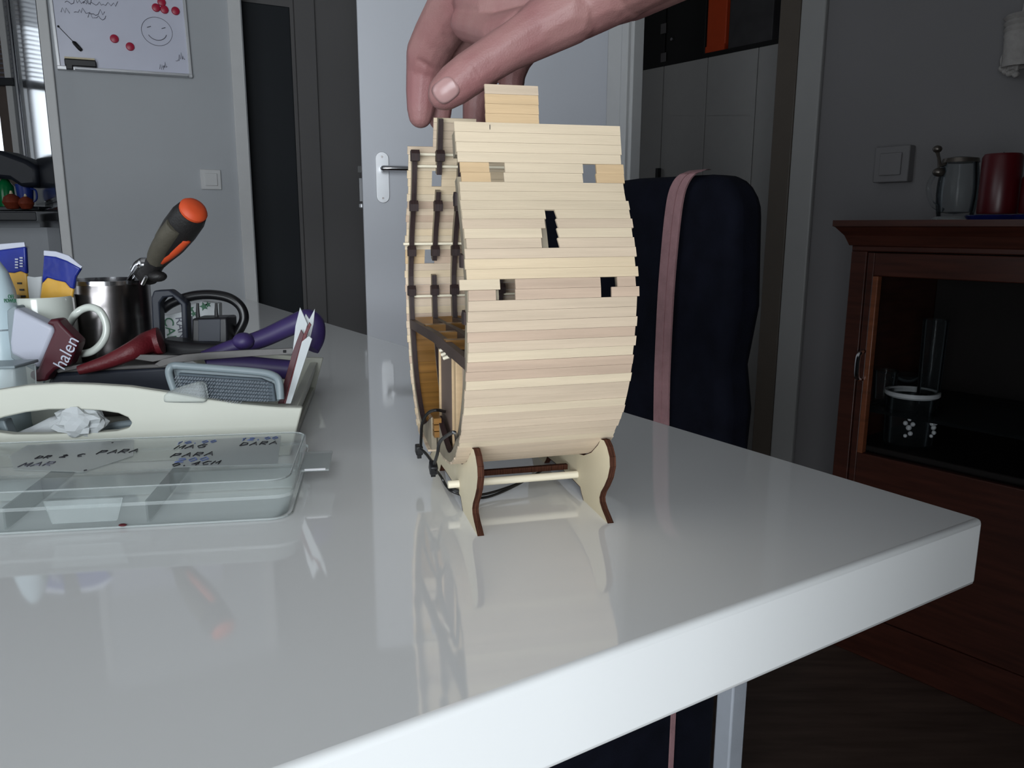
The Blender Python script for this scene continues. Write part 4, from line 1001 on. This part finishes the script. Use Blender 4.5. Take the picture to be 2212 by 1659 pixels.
# spray bottle
b = at(2, 700, .66); b.z = TBZ; zt_ = at(2, 560, .66).z - TBZ; r_ = px(40, .66)
q = thing('spray_can', 'white pump bottle with small green print in the tray', 'bottle', b)
MB().lathe([(0, 0), (r_, 0), (r_, zt_ * .62), (r_ * .97, zt_ * .72), (r_ * .86, zt_ * .83), (r_ * .62, zt_ * .93), (r_ * .3, zt_ * .99), (0, zt_)], b, 32).build('body', M['bottle'], q, smooth=True)
MB().lathe([(r_ * 1.005, zt_ * .60), (r_ * 1.015, zt_ * .605), (r_ * 1.005, zt_ * .61)], b, 32, close=True).build('cap_seam', M['greyp'], q)
for k, (x, y, tx) in enumerate(((24, 641, 'OFF'), (22, 650, 'POWER'))):
    text_obj('print', tx, .0045, at(x, y, .66 - r_ * .9), (1, -.45, .04), UP, M['green'], q)
# china mug with wrappers
b = at(90, 700, .69); b.z = TBZ; zt_ = at(90, 645, .69 - .027).z - TBZ; r_ = px(70, .69)
mug = thing('china_mug', 'white china mug holding blue and yellow wrappers', 'mug', b)
MB().lathe([(0, 0), (r_ * .9, 0), (r_, .006), (r_, zt_ - .002), (r_ * .97, zt_), (r_ * .92, zt_ - .002), (r_ * .9, .006), (0, .006)], b, 40).build('body', M['china'], mug, smooth=True)
hp_ = [(162, 680), (178, 668), (198, 664), (217, 674), (229, 698), (229, 722), (219, 742), (204, 756), (190, 762), (176, 764)]
MB().tube(smoothpath([at(150, 700, .684)] + [at(x, y, .668 - .004 * i / 9) for i, (x, y) in enumerate(hp_)], 5), px(8.5, .64), 12).build('handle', M['china'], mug, smooth=True)
def wrapper(name, label, seal, blue, yel, Y, mark=None):
    q = thing(name, label, 'wrapper', at(sum(p[0] for p in yel) / len(yel), 665, Y))
    bl2 = slab('body', yel, Y, .0035, M['yellow'], q, .0012)
    slab('printed_top', blue, Y - .0006, .0044, M['blue'], q, .0012)
    slab('crimped_seal', seal, Y + .0004, .0018, M['white'], q, .0004)
    return q
w1_ = wrapper('snack_wrapper', 'open blue and yellow snack wrapper with flared top in the mug', [(94, 552), (94, 541), (120, 543), (148, 552), (172, 572), (178, 576), (172, 582), (145, 564), (120, 555)],
        [(94, 552), (120, 555), (145, 564), (174, 580), (163, 598), (159, 625), (150, 622), (140, 610), (120, 606), (102, 600), (90, 612), (91, 590)],
        [(90, 612), (102, 599), (120, 604), (140, 609), (150, 620), (159, 624), (154, 650), (150, 668), (85, 668), (86, 640)], .692)
w2_ = wrapper('snack_wrapper', 'blue and yellow snack wrapper behind the white pump bottle', [(-30, 530), (0, 527), (52, 523), (54, 533), (0, 540), (-30, 545)],
        [(-30, 545), (0, 540), (54, 533), (57, 592), (44, 586), (30, 590), (-30, 585)], [(-30, 585), (30, 589), (44, 585), (57, 591), (60, 620), (66, 668), (-20, 668)], .702)
for k, (x, y) in enumerate(((36, 568), (46, 565))):
    o_ = MB()
    for j in range(4): o_.box(at(x, y - 8 + j * 6, .7005), (px(7, .67), .0006, px(3, .67)))
    o_.build('small_print', M['white'], w2_)['kind'] = 'stuff'
for (x, y, s) in ((42, 612, 1), (47, 626, 1), (50, 640, 1)):
    MB().box(at(x, y, .7015), (px(10, .67), .0005, px(4, .67))).build('small_print', M['ink'], w2_)
slab('sugar_sachet', [(57, 596), (72, 599), (90, 597), (86, 650), (86, 668), (64, 668)], .698, .003, M['paper'])
tag(bpy.context.scene.collection.objects[-1], 'plain white paper sachet between the two snack wrappers', 'sachet')
# steel cup with tool
b = at(243, 720, .745); b.z = TBZ; r_ = px(83, .745); zt_ = at(243, 605, .745).z - TBZ
cup = thing('steel_cup', 'brushed stainless steel cup with a tool standing in it', 'cup', b)
MB().lathe([(0, 0), (r_ * .97, 0), (r_, .003), (r_, zt_ - .002), (r_ * .985, zt_), (r_ * .95, zt_ - .001), (r_ * .94, .003), (0, .003)], b, 48).build('body', M['steel'], cup, smooth=True)
MB().lathe([(r_ * .945, zt_ - .003), (r_ * 1.012, zt_ - .003), (r_ * 1.012, zt_ + .0008), (r_ * .945, zt_ + .0008)], b, 48, close=True).build('rim', M['chrome'], cup, smooth=True)
A_, B_ = at(421, 450, .685), at(316, 595, .735); dt = (B_ - A_); Lt = dt.length; dt.normalize()
tool = thing('ratchet_handle', 'black and orange rubber gripped tool handle leaning out of the steel cup', 'tool', B_)
def tl(t, rp): return (px(rp, .735), t * Lt)
MB().lathe([(0, -.0025), tl(.0, 15)[:1] + (-.0020,), tl(.0, 24)[:1] + (-.0004,), tl(.02, 28), tl(.05, 27)], A_, 24, dt).build('end_cap', M['orange'], tool, smooth=True)
MB().lathe([(0, .045 * Lt), tl(.045, 29), tl(.12, 33), tl(.3, 34), tl(.5, 31), tl(.68, 23), tl(.8, 19), tl(.87, 20), tl(.93, 24), tl(.97, 26), tl(1.0, 24), tl(1.02, 16), (0, 1.02 * Lt)], A_, 14, dt).build('grip', M['gripb'], tool, smooth=True)
sd_ = dt.cross(Vector((0, 1, 0))).normalized()
if sd_.x < 0: sd_ = -sd_
fr_ = (Vector((0, 1, 0)) - dt * dt.y).normalized()
def tp_(t, side, front): return A_ + dt * (t * Lt) + sd_ * px(side, .735) - fr_ * px(front, .735)
MB().tube(smoothpath([tp_(.20, -2, 20), tp_(.3, -2, 22), tp_(.5, -2, 19), tp_(.66, -1, 11), tp_(.72, 0, 7)]), [px(k, .735) for k in (9,) + (20,) * 23 + (9,)], 10).build('grip_pad', M['grip'], tool, smooth=True)
MB().tube(smoothpath([tp_(.26, 25, 10), tp_(.4, 23, 12), tp_(.55, 17, 12), tp_(.68, 9, 10), tp_(.72, 6, 9)]), [px(k, .735) for k in (6,) + (10.5,) * 23 + (7,)], 10).build('grip_inlay', M['orange'], tool, smooth=True)
MB().tube(smoothpath([tp_(.25, -20, 10), tp_(.42, -19, 12), tp_(.6, -13, 10)]), [px(10, .735)] * 13, 8).build('grip_pad', M['grip'], tool, smooth=True)
MB().sphere(at(340, 597, .722), px(17, .72), (1.2, 1, .7)).build('thumb_stop', M['gripb'], tool, smooth=True)
MB().tube(smoothpath([at(325, 572, .728), at(305, 572, .728), at(292, 590, .73), at(278, 612, .735), at(255, 680, .74)]), [px(k, .73) for k in (15,) * 6 + (13,) * 6 + (7,) * 6 + (5,) * 7], 10).build('shank', M['chrome'], tool, smooth=True)
MB().tube([at(316, 598, .715), at(308, 614, .72)], px(4, .72), 8).build('release_pin', M['chrome'], tool)
# black bracket, cable loop, adapter, packets
slab('packet', [(346, 684), (400, 672), (402, 760), (350, 764)], .735, .012, M['paper']); pk = COL.objects[-1]
tag(pk, 'white packet with green letters CAL reading downward, behind the black buckle', 'packet')
text_obj('print', 'CAL', .0125, at(367, 712, .7345), (.12, 0, -1), (1, 0, .12), M['green'], pk)
text_obj('print', 'RAN', .0100, at(390, 708, .7345), (.12, 0, -1), (1, 0, .12), M['inkg'], pk)
slab('packet', [(405, 660), (434, 651), (472, 655), (474, 760), (408, 764)], .74, .010, M['paper']); pk2 = COL.objects[-1]
tag(pk2, 'white packet with dark green leaves behind the power adapter', 'packet')
for (x, y, s) in ((411, 668, 9), (418, 678, 7), (440, 662, 10), (449, 658, 7)):
    MB().prism([at(x + math.cos(a) * s * (1 if k % 2 else .45), y + math.sin(a) * s * (1 if k % 2 else .45), .7393) for k, a in enumerate([j * math.pi / 5 for j in range(10)])], (0, .0005, 0)).build('leaf_print', M['green'], pk2)
MB().box(at(413, 705, .7393), (px(7, .74), .0006, px(44, .74))).build('print_bar', M['inkg'], pk2)
bk = MB().prism_hole(pxs([(326, 642), (331, 628), (366, 626), (386, 641), (402, 656), (405, 742), (402, 752), (330, 752)], .70), [pxs([(344, 655), (353, 643), (372, 641), (390, 659), (393, 736), (346, 738)], .70)], (0, .012, 0)).build('plastic_buckle', M['darknavy'], bevel=.0015)
tag(bk, 'dark angular plastic buckle standing beside the steel cup', 'buckle')
cbp = [(352, 668), (370, 655), (395, 645), (425, 638), (462, 637), (498, 645), (521, 664), (527, 690), (512, 720), (494, 744), (478, 765)]
o_ = MB().tube(smoothpath([at(x, y, .715 - .0006 * i) for i, (x, y) in enumerate(cbp)], 6), px(10.5, .715), 10).build('cable_loop', M['blackcable'], smooth=True)
tag(o_, 'thick black cable bent into a loop over the tray contents', 'cable')
ad = thing('power_adapter', 'small black power adapter with two prongs pointing up', 'adapter', at(453, 760, .70))
slab('body', [(414, 688), (490, 686), (493, 745), (488, 764), (412, 764)], .69, .026, M['black'], ad, .002)
slab('label_face', [(428, 690), (476, 689), (476, 738), (428, 738)], .6895, .002, M['darknavy'], ad, .0005)
for x in (428, 468): MB().tube([at(x, 690, .703), at(x - 1, 672, .703), at(x - 1, 655, .703)], [px(5, .7), px(4, .7), px(3, .7)], 8).build('prong', M['black'], ad)
# dark bag bottom
o_ = MB().prism(pxs([(310, 745), (345, 735), (410, 742), (500, 745), (480, 770), (310, 785)], .675), (0, .03, 0)).build('cloth_pouch', M['black'], bevel=.006, seg=3)
tag(o_, 'black soft pouch lying under the power adapter', 'pouch')
# red handle
o_ = thing('red_handle', 'red plastic tool handle lying in front of the steel cup', 'handle', at(300, 780, .66))
MB().tube(smoothpath([at(170, 800, .64), at(230, 782, .645), at(285, 758, .65), at(318, 742, .665), at(336, 738, .67)], 5), [px(k, .65) for k in [10 + 1.05 * i for i in range(21)]], 10).build('grip', M['crimson'], o_, smooth=True)
MB().lathe([(0, 0), (px(30, .66), 0), (px(30, .66), .004), (0, .006)], at(337, 738, .66), 14, (.95, .2, .2)).build('collar', M['crimson'], o_, smooth=True)
# label plate brush: white block with maroon holder
bq = thing('lint_brush', 'white block with maroon holder lettered halen leaning on the mug', 'brush', at(80, 830, .645))
MB().prism(pxs([(28, 664), (116, 708), (112, 726), (84, 796), (72, 792), (22, 764), (20, 740)], .645), (0, .016, 0)).build('pad', M['white'], bq, bevel=.003, seg=3)
MB().prism(pxs([(14, 670), (30, 660), (36, 664), (30, 762), (80, 794), (76, 803), (18, 772), (16, 740)], .650), (0, .016, 0)).build('pad_backing', M['greyp'], bq, bevel=.002)
MB().prism(pxs([(98, 700), (108, 690), (124, 689), (132, 701), (168, 737), (166, 748), (148, 790), (118, 798), (104, 812), (100, 823), (78, 826), (63, 815), (64, 803), (80, 799), (96, 760), (116, 714), (112, 704)], .640), (0, .014, 0)).build('holder', M['maroon'], bq, bevel=.002)
tx = text_obj('lettering', 'halen', .0140, at(144, 762, .6393), at(162, 726, .64) - at(129, 792, .64), at(120, 740, .64) - at(145, 757, .64), M['white'], bq)
tx.scale = (1.0, 1.1, 1)
# purple scissors/handles
pu = thing('purple_scissors', 'purple rubber handled scissors lying across the tray', 'scissors', at(580, 770, .68))
lp = smoothpath([at(440, 775, .655), at(500, 752, .665), at(565, 732, .675), at(625, 705, .685), at(662, 690, .69), at(678, 700, .69), at(679, 728, .685), at(668, 752, .68)], 5)
MB().tube(lp, [px(16 + min(i, 20) * .35, .68) for i in range(len(lp))], 10).build('handle', M['purple'], pu, smooth=True)
lp = smoothpath([at(450, 790, .645), at(520, 790, .65), at(590, 796, .655), at(640, 800, .66)], 5)
MB().tube(lp, px(22, .65), 10).build('handle', M['purple'], pu, smooth=True)
MB().sphere(at(526, 737, .665), px(24, .665), (1, 1, .8)).build('pivot_cap', M['purple'], pu, smooth=True)
# grey saw blade strips
sv = thing('saw_blade', 'long dull grey blade resting across the tray', 'blade', at(480, 785, .635))
MB().prism(pxs([(333, 787), (350, 776), (395, 766), (450, 761), (530, 756), (632, 752), (634, 765), (530, 771), (450, 777), (380, 784), (345, 793)], .635), (0, .0022, 0)).build('blade', M['greyblade'], sv, bevel=.0004)
MB().tube([at(612, 759, .6346), at(618, 759, .6346)], px(3, .63), 8).build('pin_hole_rivet', M['black'], sv)
o_ = MB().prism(pxs([(120, 797), (208, 780), (235, 768), (300, 766), (395, 768), (330, 782), (290, 776), (260, 790), (222, 800), (218, 796), (245, 780), (205, 788), (125, 806)], .648), (0, .002, 0)).build('metal_offcut', M['greyblade'], bevel=.0004)
tag(o_, 'bent strip of grey metal in front of the red handle', 'metal strip')
nb_ = thing('navy_case', 'dark navy plastic case lying in the tray behind the panel', 'case', at(240, 860, .61))
slab('body', [(96, 840), (112, 806), (370, 792), (385, 870), (100, 870)], .654, .03, M['darknavy'], nb_, .003)
slab('lid_edge', [(108, 806), (112, 798), (368, 785), (372, 794)], .652, .032, M['greyblade'], nb_, .001)
# slicker brush
sk = thing('slicker_brush', 'grey pet slicker brush with fine metal bristles', 'brush', at(490, 870, .60))
ca_, cb2 = .602, .625
path_ = smoothpath([at(382, 858, .604), at(367, 815, .604), at(366, 797, .604), at(376, 790, .606), at(400, 791, .607), at(480, 797, .607), at(560, 804, .607), at(590, 811, .606), at(603, 825, .604), at(606, 862, .602)], 5)
MB().tube(path_, px(8.5, .605), 10).build('frame', M['greyp'], sk, smooth=True)
MB().prism(pxs([(372, 797), (400, 793), (560, 806), (600, 820), (604, 868), (385, 868)], .612), (0, .008, 0)).build('back_plate', M['greyp'], sk, bevel=.002)
MB().prism(pxs([(384, 806), (562, 818), (590, 830), (596, 868), (400, 868)], .6085), (0, .004, 0)).build('pad', M['pad'], sk, bevel=.001)
br2 = MB(); random.seed(5)
for i in range(34):
    for j in range(7):
        x = 392 + i * 5.9 + random.uniform(-1, 1) + j * .5; y = 812 + j * 7.5 + i * .38
        if y > 866: continue
        p0 = at(x, y, .609); p1 = p0 + Vector((-.0012, -.0065, .001)); br2.tube([p0, p1, p1 + Vector((-.0012, -.0012, -.0018))], .00022, 3)
br2.build('bristles', M['bristle'], sk)['kind'] = 'stuff'
o_ = MB().prism(pxs([(350, 852), (385, 838), (428, 826), (436, 834), (443, 872), (350, 872)], .592), (0, .012, 0)).build('plastic_scoop', M['clear2'], bevel=.003)
tag(o_, 'milky translucent plastic scoop in front of the slicker brush', 'scoop')
# envelopes at the right end
ev_ = []
def env(pts, Y, m, lab, nm='envelope', th=.0014):
    o = slab(nm, pts, Y, th, m, None, .0002); tag(o, lab, 'envelope', 'envelopes at the tray end'); return o
env([(600, 872), (612, 872), (648, 750), (656, 722), (650, 712), (633, 757)], .628, M['maroon'], 'dark red envelope leaning at the right end of the tray')
env([(617, 872), (628, 872), (674, 732), (667, 726), (652, 738)], .621, M['paper'], 'narrow white envelope in front of the dark red one')
env([(632, 760), (638, 705), (648, 664), (657, 684), (664, 700), (656, 728), (646, 752)], .632, M['paper'], 'pointed white paper sticking up behind the dark red envelope')
env([(655, 700), (660, 678), (668, 690), (680, 667), (677, 700), (668, 738), (660, 742)], .636, M['paper'], 'white torn envelope top behind the pointed paper')
env([(612, 872), (617, 872), (664, 720), (672, 702), (668, 696), (656, 722)], .6245, M['crimson'], 'thin bright red card between the envelopes')
# crumpled paper and tissue behind the handle hole
def crumple(name, c, r, sc, label, m, seed, cat):
    bm = bmesh.new(); bmesh.ops.create_icosphere(bm, subdivisions=3, radius=1)
    for v in bm.verts:
        n_ = noise.noise(v.co * 2.1 + Vector((seed, 0, 0))) * .35 + abs(noise.noise(v.co * 4.3 + Vector((0, seed, 0)))) * .5
        v.co = v.co * (.8 + n_)
    b = MB(); bm.verts.index_update()
    b.add([c + Vector((v.co.x * sc[0], v.co.y * sc[1], v.co.z * sc[2])) * r for v in bm.verts], [[v.index for v in f.verts] for f in bm.faces]); bm.free()
    return tag(b.build(name, m), label, cat)
cbn = at(170, 912, .588)
crumple('crumpled_paper', cbn, .017, (1.25, .7, .8), 'crumpled white paper ball seen through the tray handle hole', M['paper'], 3, 'paper')
o_ = MB().prism(pxs([(10, 945), (60, 925), (100, 905), (122, 900), (118, 950)], .60), (0, .02, 0)).build('folded_tissue', M['paper'], bevel=.004)
tag(o_, 'folded white tissue beside the crumpled paper ball', 'tissue')
o_ = MB().prism(pxs([(-40, 905), (8, 908), (22, 945), (-40, 950)], .585), (0, .01, 0)).build('grey_card', M['greyp'], bevel=.001)
tag(o_, 'grey card at the left tip of the handle hole', 'card')
o_ = MB().tube(smoothpath([at(225, 928, .615), at(250, 920, .615), at(290, 915, .615)]), px(9, .61), 8).build('grey_tube', M['greyp'], smooth=True)
tag(o_, 'grey plastic rod at the tip of the handle hole', 'rod')
gx = thing('clear_case', 'small clear plastic case at the left end of the tray', 'case', at(10, 850, .57))
slab('body', [(-60, 800), (30, 797), (33, 850), (-60, 855)], .60, .03, M['clear2'], gx, .002)
slab('lid', [(-60, 793), (31, 790), (32, 797), (-60, 800)], .599, .032, M['greyp'], gx, .0008)
o_ = slab('white_carton', [(33, 805), (98, 806), (95, 858), (33, 858)], .664, .03, M['greyp']); tag(o_, 'small grey carton behind the maroon brush holder', 'carton')

# ------------------------------------------------------------------ clear plastic organiser box in front of the tray
BXH = .026
B0 = onz(628, 1122, TZ)                     # front right bottom
bxw = .36; bxd = .118
ob = thing('organiser_box', 'clear plastic organiser box with handwritten lid labels', 'box', B0 - TT * bxw / 2 + TN * bxd / 2)
def bp(a, d, z): return B0 - TT * a + TN * d + UP * z
def rrect(a0, a1, d0, d1, z, r, n=5):
    pts = []
    for cx, cy, s in ((a0 + r, d0 + r, 0), (a1 - r, d0 + r, 1), (a1 - r, d1 - r, 2), (a0 + r, d1 - r, 3)):
        for k in range(n + 1):
            t = math.pi + s * math.pi / 2 + k * math.pi / 2 / n
            pts.append(bp(cx + math.cos(t) * r, cy + math.sin(t) * r, z))
    return pts
def shell(name, a0, a1, d0, d1, z0, z1, r, inset, m, bottom=True, th=.0012):
    A = rrect(a0 + inset, a1 - inset, d0 + inset, d1 - inset, z0, r); Bq = rrect(a0, a1, d0, d1, z1, r)
    n = len(A); b = MB()
    b.add(A + Bq, [[i, (i + 1) % n, n + (i + 1) % n, n + i] for i in range(n)] + ([list(range(n))[::-1]] if bottom else [list(range(n, 2 * n))]))
    o = b.build(name, m, ob, smooth=True); return o
shell('base', 0, bxw, 0, bxd, .0005, .016, .012, .003, M['clear'])
shell('lid', -.001, bxw + .001, -.001, bxd + .001, .016, BXH, .012, -.000, M['clear'], bottom=False)
MB().add(rrect(-.0025, bxw + .0025, -.0025, bxd + .0025, .0150, .012) + rrect(-.0025, bxw + .0025, -.0025, bxd + .0025, .0172, .012), [[i, (i + 1) % 24, 24 + (i + 1) % 24, 24 + i] for i in range(24)]).build('rim_flange', M['clear2'], ob)
for pts, z in ((rrect(.0, bxw, .0, bxd, BXH + .0002, .012), 0),):
    MB().tube(pts + [pts[0]], .0006, 5).build('lid_edge', M['clear2'], ob)
pts = rrect(.0, bxw, .0, bxd, .001, .012); MB().tube(pts + [pts[0]], .0006, 5).build('base_edge', M['clear2'], ob)
for a in (.085, .165, .245): MB().box(bp(a, bxd / 2, .009), (.0012, bxd - .006, .014), (TT, TN, UP)).build('divider', M['clear'], ob)
MB().box(bp(bxw / 2, bxd * .5, .009), (bxw - .006, .0012, .014), (TT, TN, UP)).build('divider', M['clear'], ob)
for a in (.118, .30):
    MB().prism([bp(a - .022, -.003, .021), bp(a + .022, -.003, .021), bp(a + .018, -.004, .007), bp(a - .018, -.004, .007)], -TN * .0015).build('latch', M['clear'], ob, bevel=.0005)
tb_ = MB().box(bp(-.0115, bxd * .60, .0165), (.020, .046, .0016), (TT, TN, UP)).build('hang_tab', M['clear2'], ob, bevel=.0006)
MB().tube([bp(-.005, bxd * .60 - .0228, .0172), bp(-.0190, bxd * .60 - .0228, .0172)], .0008, 6).build('tab_rib', M['frost'], tb_)
lz = BXH + .0004
def lidpx(x, y): return onz(x, y, TZ + lz)
MB().prism([lidpx(400, 951), lidpx(607, 941), lidpx(600, 1003), lidpx(372, 1010)], UP * .0002).build('paper_label', M['clear2'], ob)
MB().prism([lidpx(20, 985), lidpx(60, 962), lidpx(290, 950), lidpx(288, 985), lidpx(180, 1020), lidpx(30, 1015)], UP * .0002).build('tape_patch', M['clear2'], ob)
hwx = (lidpx(500, 980) - lidpx(400, 985)).normalized(); hwy = Vector((-hwx.y, hwx.x, 0))
random.seed(9)
for txt, x, y, s, m in (('MAG', 376, 971, .0060, 'ink'), ('PARA', 368, 989, .0060, 'ink'), ('200', 378, 1000, .0060, 'inkb'), ('0.4CM', 368, 1009, .0052, 'ink'), ('10.00', 378, 961, .0048, 'inkb'), ('DARA', 518, 964, .0056, 'ink'), ('12.00', 518, 953, .0046, 'inkb'),
                        ('PARA', 208, 982, .0058, 'ink'), ('DR 2 C', 75, 992, .0042, 'ink'), ('MAR', 38, 1010, .0060, 'inkg'), ('.', 232, 958, .008, 'ink'), ('.', 172, 1018, .008, 'ink')):
    handwriting(MB(), txt, lidpx(x, y) + UP * .0004, hwx, hwy, s, .0004, gap=1.2, tall=1.5).build('handwriting', M[m], ob)['kind'] = 'stuff'
MB().sphere(onz(265, 1134, TZ + .002), .0016, (1.6, 1, .5)).build('glue_speck', M['crimson'], ob)

dg = bpy.context.evaluated_depsgraph_get()
for f_o in TEXTS:                                   # lettering becomes plain mesh
    me = bpy.data.meshes.new_from_object(f_o.evaluated_get(dg)); mm = f_o.data.materials[0]; nm = f_o.name.split('.')[0]
    par, ml = f_o.parent, f_o.matrix_local.copy()
    f_o.name = 'old_text'; n_o = bpy.data.objects.new(nm, me); COL.objects.link(n_o); n_o.parent = par; n_o.matrix_local = ml
    if not me.materials: me.materials.append(mm)
for f_o in TEXTS: bpy.data.objects.remove(f_o)
for o in list(COL.objects):
    if '_b' in o: del o['_b']
